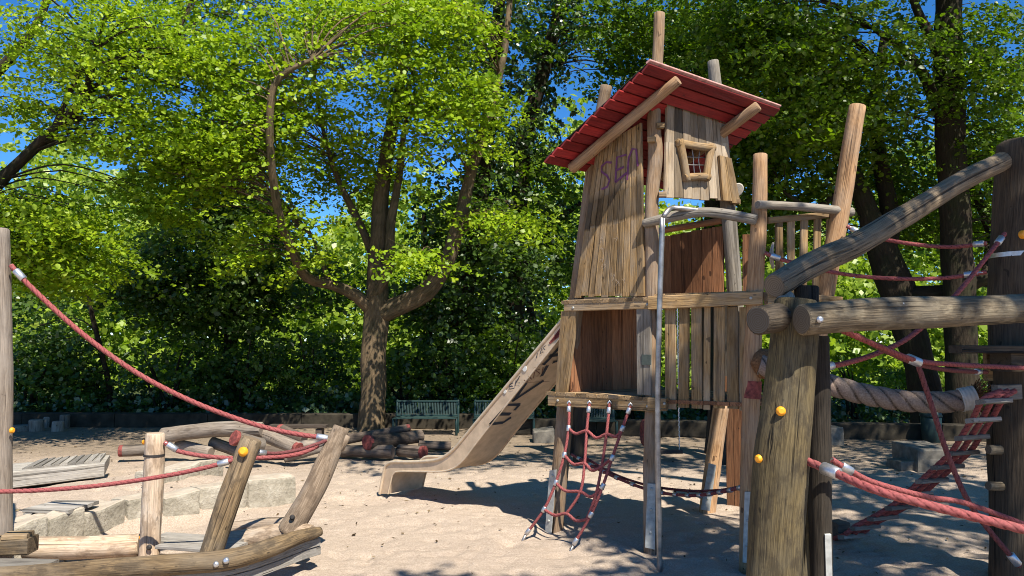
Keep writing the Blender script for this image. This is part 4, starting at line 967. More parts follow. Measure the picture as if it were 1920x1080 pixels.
def border(a, b, label):
    t = thing('border_wall', label, 'wall', (a + b) / 2)
    mb = MB(); L = (b - a).length; n = int(L / 1.6); d = (b - a) / n; nn = V(d.y, -d.x, 0).normalized(); nn = nn if nn.y < 0 else -nn
    for i in range(n):
        p, q = a + d * i + d.normalized() * .006, a + d * (i + 1) - d.normalized() * .006
        mb.prism([p - nn * .3, p, p + UP * .27, p - nn * .3 + UP * .27], [q - nn * .3, q, q + UP * .27, q - nn * .3 + UP * .27], ch=.015)
    mb.build('wall_body', 'concrete', t)
border(V(-13, 15.35, 0), V(-.4, 15.0, 0), 'long low dark concrete wall behind the stumps and big beech tree')
border(V(-.4, 14.2, 0), V(9, 12.9, 0), 'low dark concrete wall behind the tower and swings')
def bench(px0, px1, d, label):
    x0, x1 = (px0 - 960) / F * d, (px1 - 960) / F * d
    t = thing('park_bench', label, 'bench', ((x0 + x1) / 2, d, 0), 'green steel benches by the wall')
    mb = MB(); n = int((x1 - x0) / .028)
    for i in range(n):
        x = x0 + (x1 - x0) * (i + .5) / n
        mb.board(V(x, d + .24, .30), V(x, d + .32, .56), V(0, -1, 0), V(1, 0, 0), .017, .012, ch=.002)
    mb.board(V(x0, d + .32, .56), V(x1, d + .32, .56), V(0, -1, 0), UP, .035, .03); mb.board(V(x0, d + .24, .31), V(x1, d + .24, .31), V(0, -1, 0), UP, .03, .03)
    mb.build('backrest', 'green', t)
    mb = MB()
    for i in range(12): mb.board(V(x0, d - .2 + i * .036, .285), V(x1, d - .2 + i * .036, .285), UP, V(0, 1, 0), .026, .016, ch=.002)
    mb.build('seat', 'green', t)
    for x in (x0, x1):
        MB().tube([V(x, d + .22, -.05), V(x, d + .24, .3), V(x, d + .33, .58)], .024, 8, capround=0).build('leg', 'green', t)
        MB().tube([V(x, d - .16, -.05), V(x, d - .16, .29)], .024, 8).build('leg', 'green', t)
bench(742, 858, 14.2, 'green steel bench left of the slide, right beside the big beech trunk')
bench(890, 1000, 14.2, 'green steel bench half hidden behind the slide')
bench(1096, 1152, 13.7, 'green steel bench seen beneath the lower tower deck')
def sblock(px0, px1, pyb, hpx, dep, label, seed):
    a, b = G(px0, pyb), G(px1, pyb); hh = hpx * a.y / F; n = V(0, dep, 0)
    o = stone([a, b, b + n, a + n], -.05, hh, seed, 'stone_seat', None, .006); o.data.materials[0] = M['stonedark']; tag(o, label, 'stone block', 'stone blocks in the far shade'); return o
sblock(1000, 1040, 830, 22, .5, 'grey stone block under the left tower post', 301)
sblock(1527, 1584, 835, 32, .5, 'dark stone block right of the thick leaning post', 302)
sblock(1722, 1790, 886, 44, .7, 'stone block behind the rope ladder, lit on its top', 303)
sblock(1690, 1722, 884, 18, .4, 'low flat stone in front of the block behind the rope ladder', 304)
tb = thing('litter_bin', 'dark green litter bin standing by the far wall between trunks', 'litter bin', G(1747, 830))
g = G(1747, 830)
MB().tube([g - UP * .02, g + UP * .42], [.15, .165], 8, capround=.05).build('bin_body', 'bin', tb)
MB().tube([g + UP * .425, g + UP * .5, g + UP * .53], [.18, .16, .1], 8, capround=.02).build('lid', 'bin', tb)

# ================================================================== VEGETATION
HOLES = [(190, 325, 50, 24), (350, 170, 16, 34), (590, 250, 22, 24), (650, 190, 14, 20), (835, 300, 24, 50), (1050, 220, 35, 60), (960, 130, 25, 60), (1630, 75, 30, 28), (1750, 20, 18, 25), (1085, 120, 30, 40), (1890, 90, 25, 20), (1060, 560, 30, 30), (225, 415, 20, 18)]
def in_hole(px, py, s=1.0):
    m = np.zeros(len(px), bool)
    for x, y, a, b in HOLES: m |= ((px - x) / (a * s)) ** 2 + ((py - y) / (b * s)) ** 2 < 1
    return m
def hole_p(px, py, s=1.0):
    m = np.zeros(len(px))
    for x, y, a, b in HOLES: m = np.maximum(m, np.clip(1.75 - (((px - x) / (a * s)) ** 2 + ((py - y) / (b * s)) ** 2) + .3 * np.sin(px * .13 + py * .07), 0, 1))
    return m
def nproj(p):
    z = p[:, 2] - CAM.z; dep = p[:, 1] * cp + z * sp_; up = -p[:, 1] * sp_ + z * cp
    return 960 + F * p[:, 0] / dep, 540 - F * up / dep
def nP(px, py, Y):
    u = (px - 960) / F; v = (540 - py) / F; dy = cp - v * sp_; dz = sp_ + v * cp; t = Y / dy
    return np.stack([u * t, Y, CAM.z + dz * t], -1)
def ball(n):
    p = rng.normal(0, 1, (n, 3)); p /= np.linalg.norm(p, axis=1)[:, None]; return p * (rng.uniform(0, 1, n) ** (1 / 2.4))[:, None]
def crown_points(clumps):
    out = []
    for c in clumps:
        if len(c) == 7:
            px, py, rx, ry, d, rd, n = c; b = ball(n); out.append(nP(px + b[:, 0] * rx, py + b[:, 1] * ry, d + b[:, 2] * rd))
        else:
            _, x, y, z, rx, ry, rz, n = c; b = ball(n); out.append(np.stack([x + b[:, 0] * rx, y + b[:, 1] * ry, z + b[:, 2] * rz], -1))
    return np.concatenate(out)
def leaves_mesh(name, cen, axis_xy, mat, parent, nleaf=45, L=.8, Wd=.55, size=.085, flat=.75, holes=True, quad=False, droop=.3, keep_out=None, stuff=False, gap=-.75):
    if holes:
        px, py = nproj(cen); cen = cen[rng.uniform(0, 1, len(px)) > hole_p(px, py)]
    if gap:
        q = cen * 1.25 + 3.1; f = np.sin(q[:, 0] + 1.3 * np.sin(q[:, 2] * 1.1)) + np.sin(q[:, 1] * 1.2 + 1.7 * np.sin(q[:, 0] * .8)) + np.sin(q[:, 2] * 1.9 + 1.2 * np.sin(q[:, 1] * 1.3))
        cen = cen[f > gap + rng.normal(0, .3, len(f))]
    n = len(cen)
    d = cen[:, :2] - np.array(axis_xy)[None]; d = d / (np.linalg.norm(d, axis=1)[:, None] + .3) + rng.normal(0, .7, (n, 2)); d /= np.linalg.norm(d, axis=1)[:, None]
    d3 = np.concatenate([d, rng.normal(-.1, .12, (n, 1))], 1); pr = np.stack([-d[:, 1], d[:, 0], rng.normal(0, .12, n)], -1)
    sc_ = rng.uniform(.7, 1.3, n)
    a = rng.uniform(0, 1, (n, nleaf)) ** .8; b = (rng.uniform(-1, 1, (n, nleaf))) * (1.05 - .6 * a)
    pos = cen[:, None] + d3[:, None] * ((a - .4) * L * sc_[:, None])[..., None] + pr[:, None] * (b * Wd * .5 * sc_[:, None])[..., None]
    pos[..., 2] += -droop * (a ** 2) * L * sc_[:, None] + rng.normal(0, .032, (n, nleaf))
    tone = np.clip(rng.uniform(.15, .85, n)[:, None] + rng.normal(0, .16, (n, nleaf)), 0, 1)
    pos = pos.reshape(-1, 3); tone = tone.reshape(-1); dd = np.repeat(d3, nleaf, 0)
    if holes:
        px, py = nproj(pos); k = rng.uniform(0, 1, len(px)) > .8 * hole_p(px, py, .85); pos, tone, dd = pos[k], tone[k], dd[k]
    if keep_out is not None: k = ~keep_out(pos); pos, tone, dd = pos[k], tone[k], dd[k]
    m = len(pos)
    nr = rng.normal(0, 1, (m, 3)) * (1.25 - flat) + np.array([.1, -.28, flat]); nr /= np.linalg.norm(nr, axis=1)[:, None]
    ax = dd + rng.normal(0, .75, (m, 3)); ax -= nr * np.sum(ax * nr, 1)[:, None]; ax /= np.linalg.norm(ax, axis=1)[:, None] + 1e-6
    sd = np.cross(nr, ax); s = size * (.55 + .85 * rng.uniform(0, 1, m) ** 1.3)[:, None]
    if quad: sh = [(-.5, 0, 0), (-.05, .36, .05), (.5, 0, 0), (-.05, -.36, .05)]
    else: sh = [(-.5, 0, 0), (-.22, .30, .05), (.18, .31, .04), (.52, 0, -.06), (.18, -.31, .04), (-.22, -.30, .05)]
    k = len(sh)
    co = np.stack([pos + ax * s * x + sd * s * y + nr * s * z for x, y, z in sh], 1).reshape(-1, 3)
    base = np.array(WORLD[parent.name]) if parent else np.zeros(3)
    me = bpy.data.meshes.new(name); fill(me, co - base, np.arange(m * k).reshape(m, k))
    at = me.attributes.new('tone', 'FLOAT', 'POINT'); at.data.foreach_set('value', np.repeat(tone, k).astype(np.float32))
    me.materials.append(M[mat]); o = bpy.data.objects.new(name, me); COL.objects.link(o)
    if parent: o.parent = parent
    return o, cen
def twigs(mb, limbs, cen, step, r=.012):
    """side branches from the limbs out to the leaf sprays"""
    lp = np.array([tuple(p) for l in limbs for p in cr([Vector(x) for x in l], 4)])
    for c in cen[::step]:
        dv = np.linalg.norm(lp - c, axis=1) + np.maximum(0, lp[:, 2] - c[2]) * 1.5; i = int(np.argmin(dv)); a = Vector(lp[i]); b = Vector(c)
        if (b - a).length < .3 or (b - a).length > 2.6: continue
        rr = r * (.6 + .5 * (b - a).length); m = lerp(a, b, .45) + V(random.uniform(-.15, .15), random.uniform(-.15, .15), .12 * (b - a).length)
        mb.tube([a, m, b], [rr, rr * .65, rr * .25], 5, 0, res=.35, capround=0, cap=False)
        for _ in range(2):
            e = b + V(random.uniform(-.5, .5), random.uniform(-.5, .5), random.uniform(-.3, .2)); mb.tube([lerp(m, b, .6), e], [rr * .4, rr * .15], 4, capround=0, cap=False)
def tree(name, label, cat, base, limbs, clumps, bark, leaf, group=None, step=6, tw=.012, **k):
    t = thing(name, label, cat, base, group)
    mb = MB(); lp = []
    for pts, rad in limbs:
        mb.tube(pts, rad, 14, .07, .5, cap=True, res=.25); lp.append(pts)
    cen = crown_points(clumps)
    o, c2 = leaves_mesh('crown', cen, (base[0], base[1]), leaf, t, **k)
    if step: twigs(mb, lp, c2, step, tw)
    mb.build('trunk', bark, t)
    return t

# --- big beech in the middle
D1 = 14.75; b1 = G(697, 808)
lim = [([b1 - UP * .2, P(697, 790, D1), P(700, 720, D1), P(702, 640, D1), P(707, 575, D1), P(708, 510, D1), P(712, 410, D1), P(722, 310, D1 + .1), P(742, 200, D1 + .3), P(770, 60, D1 + .6), P(790, -80, D1 + .8)], [0.292, 0.258, 0.237, 0.228, 0.228, 0.189, 0.163, 0.138, 0.112, 0.077, 0.052]),
       ([P(712, 590, D1), P(745, 575, D1 - .1), P(800, 545, D1 - .2), P(838, 490, D1 - .3), P(862, 410, D1 - .3), P(882, 330, D1 - .2), P(908, 240, D1), P(945, 100, D1 + .2), P(960, -60, D1 + .3)], [0.172, 0.181, 0.172, 0.155, 0.129, 0.103, 0.086, 0.069, 0.043]),
       ([P(700, 590, D1), P(670, 555, D1 - .2), P(625, 535, D1 - .4), P(575, 520, D1 - .9), P(548, 470, D1 - 1.4), P(525, 410, D1 - 1.9), P(510, 320, D1 - 2.4), P(506, 230, D1 - 2.7), P(514, 160, D1 - 2.8), P(545, 130, D1 - 2.8), P(585, 112, D1 - 2.8)], [0.12, 0.112, 0.095, 0.086, 0.082, 0.073, 0.065, 0.06, 0.052, 0.043, 0.03]),
       ([P(700, 560, D1 - .1), P(728, 500, D1 - .25), P(733, 420, D1 - .2), P(748, 330, D1 - .1), P(758, 240, D1)], [0.086, 0.103, 0.086, 0.073, 0.043]),
       ([P(704, 490, D1 + .1), P(675, 420, D1 + .2), P(640, 350, D1 + .3), P(612, 270, D1 + .4), P(590, 150, D1 + .5)], [0.086, 0.073, 0.06, 0.047, 0.026]),
       ([P(620, 535, D1 - .4), P(600, 480, D1 - .2), P(585, 440, D1)], [0.052, 0.043, 0.026])]
D1f = 13.6
cl = [(560, 60, 200, 80, D1f, 1.6, 165), (560, 190, 140, 95, D1f - .2, 1.6, 120), (670, 120, 120, 90, D1f, 1.7, 85), (800, 90, 150, 14, D1f, .9, 16), (860, 140, 90, 12, D1f - .3, .8, 11), (880, 205, 80, 10, D1f, .8, 9), (430, 240, 150, 70, D1f - .3, 1.5, 90), (800, 30, 130, 50, D1f + .4, 1.6, 75), (840, 170, 110, 80, D1f + .5, 1.5, 60), (780, 200, 70, 60, D1f, 1.2, 45), (870, 258, 80, 16, D1f, 1.0, 16), (760, 285, 60, 14, D1f - .2, .7, 9), (630, 290, 110, 55, D1f + .3, 1.4, 75), (450, 330, 100, 60, D1f - .2, 1.2, 70), (545, 400, 90, 50, D1f + .2, 1.2, 45), (790, 480, 70, 16, D1f - .6, .5, 15), (920, 410, 80, 22, D1f, .8, 22), (980, 400, 60, 30, D1f + .4, .8, 14), (590, 490, 60, 12, D1f, .6, 8), (480, 440, 60, 50, D1f + .1, .9, 30), (360, 330, 110, 70, D1f + .4, 1.2, 80), (700, 20, 200, 50, D1f, 1.5, 80), (340, 60, 90, 90, D1f + .5, 1.2, 45), (610, 290, 90, 70, 16.0, 1.0, 60), (700, 330, 90, 60, 16.4, 1.0, 50),
      ('w', -2.4, 16.2, 10.2, 4.2, 3.2, 2.4, 420), ('w', -5.2, 15.6, 9.8, 2.5, 2.5, 2.0, 160)]
tree('beech_tree', 'big spreading beech with low forking limbs behind the slide and log heap', 'tree', b1, lim, cl, 'bark', 'leaf_spring', step=3, nleaf=58, L=1.25, Wd=1.05, size=.081, gap=-1.25)

# --- left beech whose limb comes in from the picture edge
b2 = V(-10.2, 12.8, 0)
lim = [([b2 - UP * .2, V(-10.1, 12.8, 1.5), V(-9.6, 12.8, 2.9), P(-60, 400, 12.8), P(20, 320, 12.7), P(80, 262, 12.6), P(130, 215, 12.5), P(165, 165, 12.4), P(185, 90, 12.3)], [0.23, 0.194, 0.173, 0.144, 0.094, 0.083, 0.072, 0.054, 0.029]),
       ([V(-9.8, 12.8, 2.6), V(-9.5, 13, 5), P(60, 60, 13.2), P(90, -20, 13.3)], [0.144, 0.122, 0.065, 0.05]),
       ([P(100, 245, 12.6), P(160, 110, 12.7), P(180, 90, 12.8), P(195, 40, 12.9)], [0.05, 0.036, 0.032, 0.022]), ([P(130, 215, 12.5), P(260, 85, 13), P(330, 70, 13.1)], [0.043, 0.029, 0.014])]
cl = [(90, 110, 180, 140, 12.5, 1.8, 189), (250, 90, 170, 110, 12.9, 1.8, 138), (300, 250, 150, 55, 12.7, 1.1, 86), (190, 220, 120, 60, 12.5, 1.2, 74), (60, 220, 100, 60, 12.5, 1.2, 69), (90, 400, 140, 45, 12.3, 1.2, 80), (140, 470, 130, 40, 12.3, 1.1, 51), (60, 500, 110, 55, 12.7, 1.2, 69), (390, 110, 90, 90, 13.3, 1.2, 114), (-40, 420, 90, 160, 12.9, 1.5, 138), (310, 395, 80, 14, 13.1, 0.6, 16), (215, 350, 60, 20, 12.9, 0.6, 13),
      ('w', -6.0, 8.6, 8.4, 3.4, 2.0, 1.2, 120), ('w', -9.5, 8.5, 7, 2.6, 3, 2.4, 50), ('w', -7.0, 14.5, 9.4, 3, 2.0, 1.8, 170)]
tree('beech_tree', 'bright leaved beech whose limb reaches in from the left edge', 'tree', b2, lim, cl, 'barkdark', 'leaf_spring', step=3, nleaf=56, L=1.15, Wd=.95, size=.075, gap=-1.25)

# --- tall trunk at right
D5 = 13.6; b5 = G(1812, 822)
lim = [([b5 - UP * .2, P(1806, 780, D5), P(1802, 650, D5), P(1796, 500, D5), P(1787, 350, D5), P(1780, 200, D5), P(1777, 80, D5), P(1780, -60, D5), P(1775, -260, D5)], [.34, .29, .26, .25, .25, .245, .23, .21, .15]),
       ([P(1775, 240, D5), P(1750, 180, D5 - .2), P(1722, 125, D5 - .4), P(1690, 90, D5 - .6), P(1640, 55, D5 - .8)], [.12, .1, .085, .07, .04]),
       ([P(1772, 130, D5), P(1745, 70, D5 - .3), P(1720, 20, D5 - .4), P(1700, -40, D5 - .5)], [.11, .09, .07, .05]),
       ([P(1722, 128, D5 - .4), P(1690, 118, D5 - .6), P(1650, 118, D5 - .8)], [.06, .05, .02]), 
       ([P(1780, -120, D5), V(6.0, 11, 10), V(4.6, 8.5, 11)], [.15, .11, .06])]
cl = [(1500, 90, 150, 100, 12.6, 1.6, 260), (1640, 60, 130, 90, 12.9, 1.6, 190), (1420, 40, 120, 80, 12.8, 1.5, 150), (1860, 90, 90, 110, 13.5, 1.6, 130), (1870, 260, 90, 110, 14, 1.6, 120), (1650, 190, 110, 80, 13.3, 1.4, 100), (1560, 200, 120, 60, 12.8, 1.4, 110), (1800, 180, 40, 30, 13.0, .4, 12), (1900, 420, 60, 80, 14.3, 1.2, 50),
      ('w', 6.2, 9.2, 9.0, 3.2, 3.0, 1.5, 210), ('w', 3.2, 11.0, 9.4, 2.6, 2.2, 1.4, 170), ('w', 7.5, 12.5, 10.0, 3, 3, 2.0, 220), ('w', 8.6, 8.0, 7.0, 2.0, 2.5, 1.8, 130)]
tree('beech_tree', 'tall straight dark trunked tree behind the thick post at right', 'tree', b5, lim, cl, 'barkdark', 'leaf_mid', step=9, nleaf=54, L=1.2, Wd=1.0, size=.084, gap=-1.2)

# --- leaning forked tree right of the tower
D6 = 14.4; b6 = G(1748, 818)
lim = [([b6 - UP * .2, P(1742, 780, D6), P(1725, 690, D6), P(1700, 600, D6), P(1680, 540, D6), P(1655, 470, D6 + .1), P(1628, 400, D6 + .2), P(1600, 330, D6 + .3), P(1565, 260, D6 + .4), P(1545, 180, D6 + .5), P(1530, 60, D6 + .6)], [.36, .31, .27, .28, .3, .27, .2, .16, .13, .1, .06]),
       ([P(1695, 560, D6), P(1740, 552, D6 - .3), P(1790, 545, D6 - .6), P(1850, 520, D6 - .9), P(1930, 490, D6 - 1.1)], [.2, .17, .13, .11, .08]),
       ([P(1660, 490, D6 + .1), P(1668, 400, D6 + .4), P(1650, 300, D6 + .5), P(1640, 200, D6 + .6), P(1660, 60, D6 + .8)], [.2, .17, .14, .12, .07]),
       ([P(1600, 330, D6 + .3), P(1530, 390, D6), P(1470, 360, D6 - .2)], [.06, .05, .03]), ([P(1860, 440, 14.8), P(1820, 330, 15), P(1795, 250, 15.2)], [.1, .09, .05]),
       ([P(1850, 530, D6 - .9), P(1860, 440, 14.8)], [.1, .1]), ([P(1560, 270, D6 + .4), P(1590, 210, D6 + .2), P(1620, 190, D6)], [.05, .04, .02])]
cl = [(1480, 290, 130, 110, 15.0, 1.5, 150), (1600, 300, 130, 100, 15.4, 1.6, 110), (1700, 330, 90, 110, 15.4, 1.6, 100), (1480, 400, 120, 70, 15.4, 1.4, 80), (1880, 340, 70, 110, 15.6, 1.3, 70), (1750, 420, 120, 60, 16.2, 1.2, 45), (1400, 180, 80, 90, 15.4, 1.4, 80),
      ('w', 4.6, 15.0, 9.6, 3.0, 2.2, 1.8, 220)]
tree('forked_tree', 'dark leaning forked tree between the tilted tower post and the tall trunk', 'tree', b6, lim, cl, 'barkdark', 'leaf_mid', step=8, nleaf=44, L=1.2, Wd=1.0, size=.097, gap=-1.1)

# --- ivy clad trees behind the slide
def ivy(limb_pts, rad, n, t, spread=.35, size=.11):
    pts = cr([Vector(p) for p in limb_pts], 6); arr = np.array([tuple(p) for p in pts]); i = rng.integers(0, len(arr), n)
    cen = arr[i] + rng.normal(0, 1, (n, 3)) * np.array([spread, spread, .25])
    leaves_mesh('ivy', cen, (arr[0, 0], arr[0, 1]), 'leaf_ivy', t, nleaf=22, L=.4, Wd=.4, size=size, flat=.25, holes=False, quad=True, droop=.5, gap=None)
D3 = 18.5
def itree(label, pts, rad, cl, n_ivy, leaf, spread=.35, bark='barkdark'):
    base = V(pts[0].x, pts[0].y, 0)
    t = tree('ivy_tree', label, 'tree', base, [([base - UP * .2] + pts, [rad * 1.3] + [rad * (1 - .6 * i / len(pts)) for i in range(len(pts))])], cl, bark, leaf, 'ivy clad trees behind the wall', step=10, nleaf=40, L=1.3, Wd=1.1, size=.115, gap=-1.1)
    ivy(pts, rad, n_ivy, t, spread); return t
itree('ivy clad leaning tree rising left of the red roof', [P(965, 760, D3), P(965, 600, D3), P(972, 420, D3), P(985, 260, D3), P(1020, 130, D3), P(1055, 0, D3), P(1085, -120, D3)], .26, [(1010, 60, 90, 70, D3, 1.6, 70), (1130, 80, 110, 100, D3 + 1, 1.6, 120), (1250, 80, 140, 90, D3, 1.8, 190), (1080, 450, 80, 90, D3 + .5, 1.4, 60), (1010, 330, 60, 90, D3, 1.2, 40), (1380, 90, 120, 110, D3, 1.8, 200), (1150, 20, 120, 50, D3 - 1, 1.4, 90)], 420, 'leaf_mid', .42)
itree('ivy clad dark tree directly behind the right limb of the big beech', [P(850, 770, 17.6), P(855, 650, 17.6), P(880, 500, 17.6), P(905, 330, 17.6), P(925, 150, 17.6), P(940, -40, 17.6)], .25, [(900, 120, 90, 120, 17.2, 1.5, 120), (860, 330, 80, 90, 17.2, 1.2, 60), (930, 480, 110, 100, 17.4, 1.4, 110), (880, 640, 110, 90, 17.6, 1.3, 120)], 420, 'leaf_dark', .5)
def plain(label, pts, rad, cl, leaf='leaf_dark', group='dark trees behind the long wall', **k):
    base = V(pts[0].x, pts[0].y, 0); kk = dict(step=10, nleaf=40, L=1.2, Wd=1.0, size=.115, gap=-.55); kk.update(k)
    return tree('shade_tree', label, 'tree', base, [([base - UP * .2] + pts, [rad * 1.2] + [rad * (1 - .6 * i / len(pts)) for i in range(len(pts))])], cl, 'barkdark', leaf, group, **kk)
plain('slim dark tree left of the big beech with a twin trunk', [P(432, 760, 18.5), P(432, 600, 18.5), P(425, 480, 18.6), P(430, 300, 18.7), P(440, 120, 18.8)], .17, [(400, 430, 130, 90, 18, 1.6, 160), (300, 400, 110, 70, 18, 1.5, 110), (480, 560, 130, 90, 18, 1.4, 150), (330, 560, 140, 90, 18, 1.5, 160), (440, 340, 80, 70, 18.4, 1.3, 60), (560, 500, 100, 90, 18.3, 1.3, 110), (620, 620, 90, 100, 18, 1.3, 130), (240, 500, 110, 70, 18.2, 1.3, 90), (100, 560, 90, 80, 18.4, 1.3, 70), (520, 430, 100, 60, 18.4, 1.3, 70), (400, 660, 140, 70, 18, 1.4, 110)])
plain('thin dark sapling behind the stumps at left', [P(206, 765, 17), P(204, 720, 17), P(185, 640, 17), P(165, 560, 17), P(150, 480, 17)], .07, [(170, 600, 110, 80, 17.4, 1.2, 90), (120, 680, 90, 60, 17.2, 1, 70), (240, 560, 90, 70, 17.6, 1.2, 80)])
plain('small dark tree right of the big beech trunk behind the benches', [P(805, 765, 17.5), P(806, 650, 17.5), P(800, 520, 17.6), P(795, 400, 17.7)], .09, [(800, 560, 80, 70, 17.6, 1.1, 70), (770, 660, 80, 80, 17.2, 1.0, 80), (820, 420, 60, 70, 17.8, 1, 40)])
plain('slender tree with open branches seen between slide and ivy', [P(1012, 770, 20), P(1005, 640, 20), P(985, 500, 20), P(1040, 420, 20), P(1090, 380, 20)], .12, [(1040, 480, 70, 70, 20, 1.2, 45), (1010, 620, 60, 70, 20, 1.2, 45), (1060, 380, 60, 50, 20, 1.2, 30)], 'leaf_mid')
plain('straight dark tree hidden mostly behind the tower cabin', [P(1330, 790, 17), P(1332, 600, 17), P(1340, 400, 17), P(1350, 150, 17), P(1360, -60, 17)], .3, [(1300, 200, 130, 120, 16.6, 1.5, 150), (1420, 250, 90, 110, 16.6, 1.5, 110), (1400, 420, 90, 60, 17, 1.2, 60)], 'leaf_mid')
# unseen tree past the right edge, leaf clumps set to shade the right half
t7 = V(6.9, 3.0, 0)
tree('beech_tree', 'unseen broad tree past the right edge, crown shaped to cast shade', 'tree', t7, [([t7 - UP * .2, V(6.9, 3, 2), V(6.8, 2.8, 5), V(6.5, 2.4, 8), V(6.2, 2.0, 10.5)], [.4, .33, .28, .2, .1]), ([V(6.8, 2.8, 4.6), V(6.2, 1.4, 6.5), V(5.5, -.4, 7.8)], [.17, .12, .05]), ([V(6.7, 2.7, 5.5), V(6.9, 4.4, 7), V(6.6, 6.0, 8)], [.17, .12, .05]), ([V(6.7, 2.7, 5.8), V(5.0, 4.4, 7.6), V(3.2, 5.6, 8.4), V(1.6, 6.2, 8.7)], [.15, .11, .07, .03])],
     [('w', 5.5, -.5, 7.9, .9, .8, .6, 45), ('w', 3.75, .1, 8.4, .4, .22, .2, 16), ('w', 4.2, 1.62, 8.4, .6, .42, .35, 46), ('w', 4.7, .5, 8.4, .9, .5, .4, 60), ('w', 5.4, 1.5, 8.4, .6, .5, .4, 24), ('w', 6.4, 1.6, 8.4, 1.5, 1.8, 1.2, 45), ('w', 7.0, 4.2, 8.2, 1.8, 2.0, 1.2, 130), ('w', 8.2, 2.0, 8.5, 1.5, 2.2, 1.3, 70), ('w', 2.3, 5.7, 8.5, 2.3, .95, .4, 62), ('w', 5.2, 5.6, 8.6, 1.6, 1.3, .5, 50), ('w', 2.6, .15, 8.4, .8, .22, .25, 13)], 'bark', 'leaf_mid', step=8, nleaf=40, L=.9, Wd=.6, size=.12, holes=False, quad=True, gap=None)

# --- shrubs behind the walls
def shrub(label, px, d, wpx, top, leaf, n, base_h=0.0):
    x = (px - 960) / F * d; rx = wpx / F * d; zt = P(px, top, d).z
    t = thing('shrub', label, 'shrub', (x, d, 0), 'shrubs behind the low walls')
    n = int(n * .62); b = ball(n); cen = np.stack([x + b[:, 0] * rx, d + b[:, 1] * min(rx, 1.1), zt * (.5 + .5 * b[:, 2] * 1.0)], -1); cen[:, 2] = np.maximum(cen[:, 2], .12)
    leaves_mesh('foliage', cen, (x, d), leaf, t, nleaf=34, L=.6, Wd=.5, size=.1, flat=.55, holes=False, quad=True)
    mb = MB()
    for k in range(5):
        e = V(x + random.uniform(-.7, .7) * rx, d + random.uniform(-.5, .5), zt * random.uniform(.5, .9)); mb.tube([V(x + random.uniform(-.2, .2), d, -.1), lerp(V(x, d, 0), e, .5) + V(0, 0, .2), e], [.035, .025, .01], 5, capround=0, res=.4)
    mb.build('stem', 'barkdark', t)
for i, (px, d, wpx, top, leaf, n, lab) in enumerate((
    (60, 17.0, 80, 600, 'leaf_dark', 90, 'dark shrub behind the stumps next to the stern post'), (190, 17.4, 90, 640, 'leaf_dark', 110, 'low dark shrub behind the thin sapling'), (320, 17.0, 100, 600, 'leaf_dark', 140, 'wide dark shrub behind the upright boat post'),
    (460, 17.2, 100, 620, 'leaf_dark', 140, 'dark shrub beneath the twin trunked tree'), (590, 17.0, 80, 600, 'leaf_dark', 120, 'dark shrub just left of the big beech trunk'), (760, 16.6, 70, 640, 'leaf_dark', 90, 'shrub behind the green bench beside the beech'),
    (850, 16.4, 70, 620, 'leaf_dark', 90, 'shrub behind the middle of the slide'), (950, 16.2, 80, 600, 'leaf_mid', 100, 'green shrub behind the top of the slide'), (1060, 16.0, 70, 640, 'leaf_dark', 80, 'dark shrub behind the climbing net'),
    (1180, 16, 50, 690, 'leaf_ivy', 60, 'very dark shrub beneath the tower decks'), (1430, 16.4, 60, 660, 'leaf_mid', 70, 'green shrub hidden behind the slatted tower side'), (1600, 16.8, 80, 660, 'leaf_mid', 70, 'green shrub beneath the thick grey rope'), (1690, 17.5, 60, 680, 'leaf_mid', 50, 'green shrub left of the litter bin'), (1880, 15.6, 70, 660, 'leaf_dark', 70, 'dark shrub behind the thick post'))):
    shrub(lab, px, d, wpx, top, leaf, n)
n = 1500; x = rng.uniform(-16, 14, n); y = rng.uniform(15.6, 21, n); z = np.abs(rng.normal(0, .22, n)) + .05
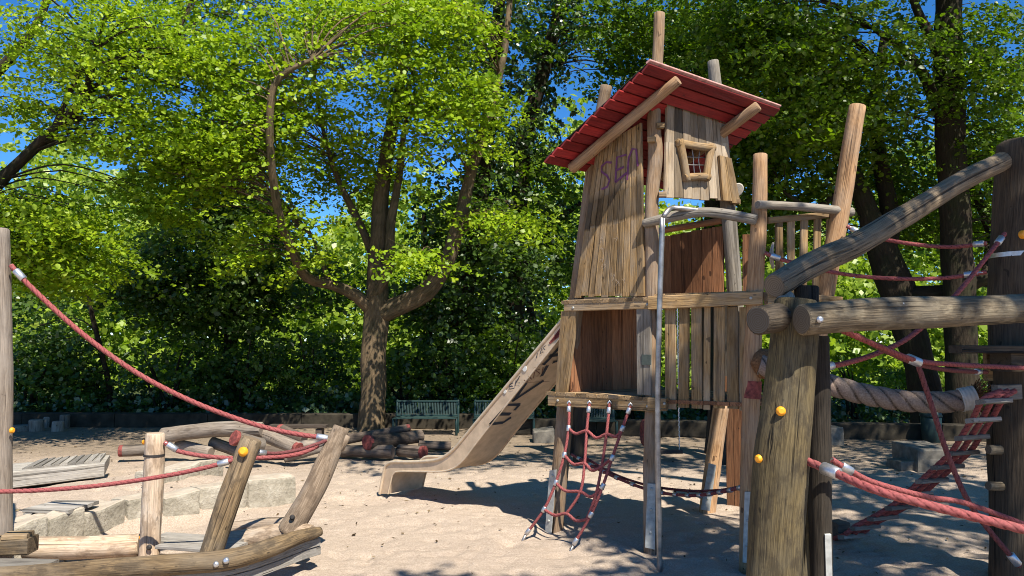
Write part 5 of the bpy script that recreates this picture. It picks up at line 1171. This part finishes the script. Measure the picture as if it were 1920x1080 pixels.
o, _ = leaves_mesh('ground_ivy', np.stack([x, y, z], -1), (0, 60), 'leaf_ivy', None, nleaf=26, L=.6, Wd=.6, size=.12, flat=.5, holes=False, quad=True, gap=None)
tag(o, 'dark ivy and low ground cover behind the low concrete walls', 'ground cover', None, 'stuff')
# --- far sunlit woodland
n = 12000; x = rng.uniform(-40, 40, n); y = rng.uniform(26, 46, n); hmax = 7.4 + 2.0 * np.sin(x * .35 + 1) + 1.6 * np.sin(x * .9 + y * .2) + (y - 26) * .12
z = rng.uniform(0, 1, n) ** 1.15 * hmax
o, _ = leaves_mesh('far_woodland', np.stack([x, y, z], -1), (0, 60), 'leaf_far', None, nleaf=36, L=1.5, Wd=1.3, size=.25, flat=.45, holes=False, quad=True, gap=None)
tag(o, 'sunlit woodland seen through gaps far behind the trees', 'woodland', None, 'stuff')
bpy.context.view_layer.update()
# --- fallen leaves and twigs on the sand
n = 1500; x = rng.uniform(-8, 7, n); y = 5 + 10 * rng.uniform(0, 1, n) ** .7; zz = ground_h(x, y) + .012
co = np.stack([x, y, zz], -1); a = rng.uniform(0, 6.28, n); l = rng.uniform(.008, .03, n); wd = l * rng.uniform(.2, .7, n)
u = np.stack([np.cos(a) * l, np.sin(a) * l, rng.uniform(0, .008, n)], -1); v = np.stack([-np.sin(a) * wd, np.cos(a) * wd, rng.uniform(-.004, .008, n)], -1)
me = bpy.data.meshes.new('leaf_litter'); fill(me, np.stack([co - u, co - v, co + u, co + v], 1).reshape(-1, 3), np.arange(4 * n).reshape(n, 4))
at = me.attributes.new('tone', 'FLOAT', 'POINT'); at.data.foreach_set('value', np.repeat(rng.uniform(0, 1, n), 4).astype(np.float32))
M['litter'] = leaf_mat('dry litter', (0.03, 0.02, 0.012), (0.10, 0.065, 0.035), (0.22, 0.17, 0.10), 0.1, .0)
me.materials.append(M['litter']); o = bpy.data.objects.new('leaf_litter', me); COL.objects.link(o)
tag(o, 'small dry leaves and twigs scattered over the sand', 'leaf litter', None, 'stuff')
bpy.context.view_layer.update()
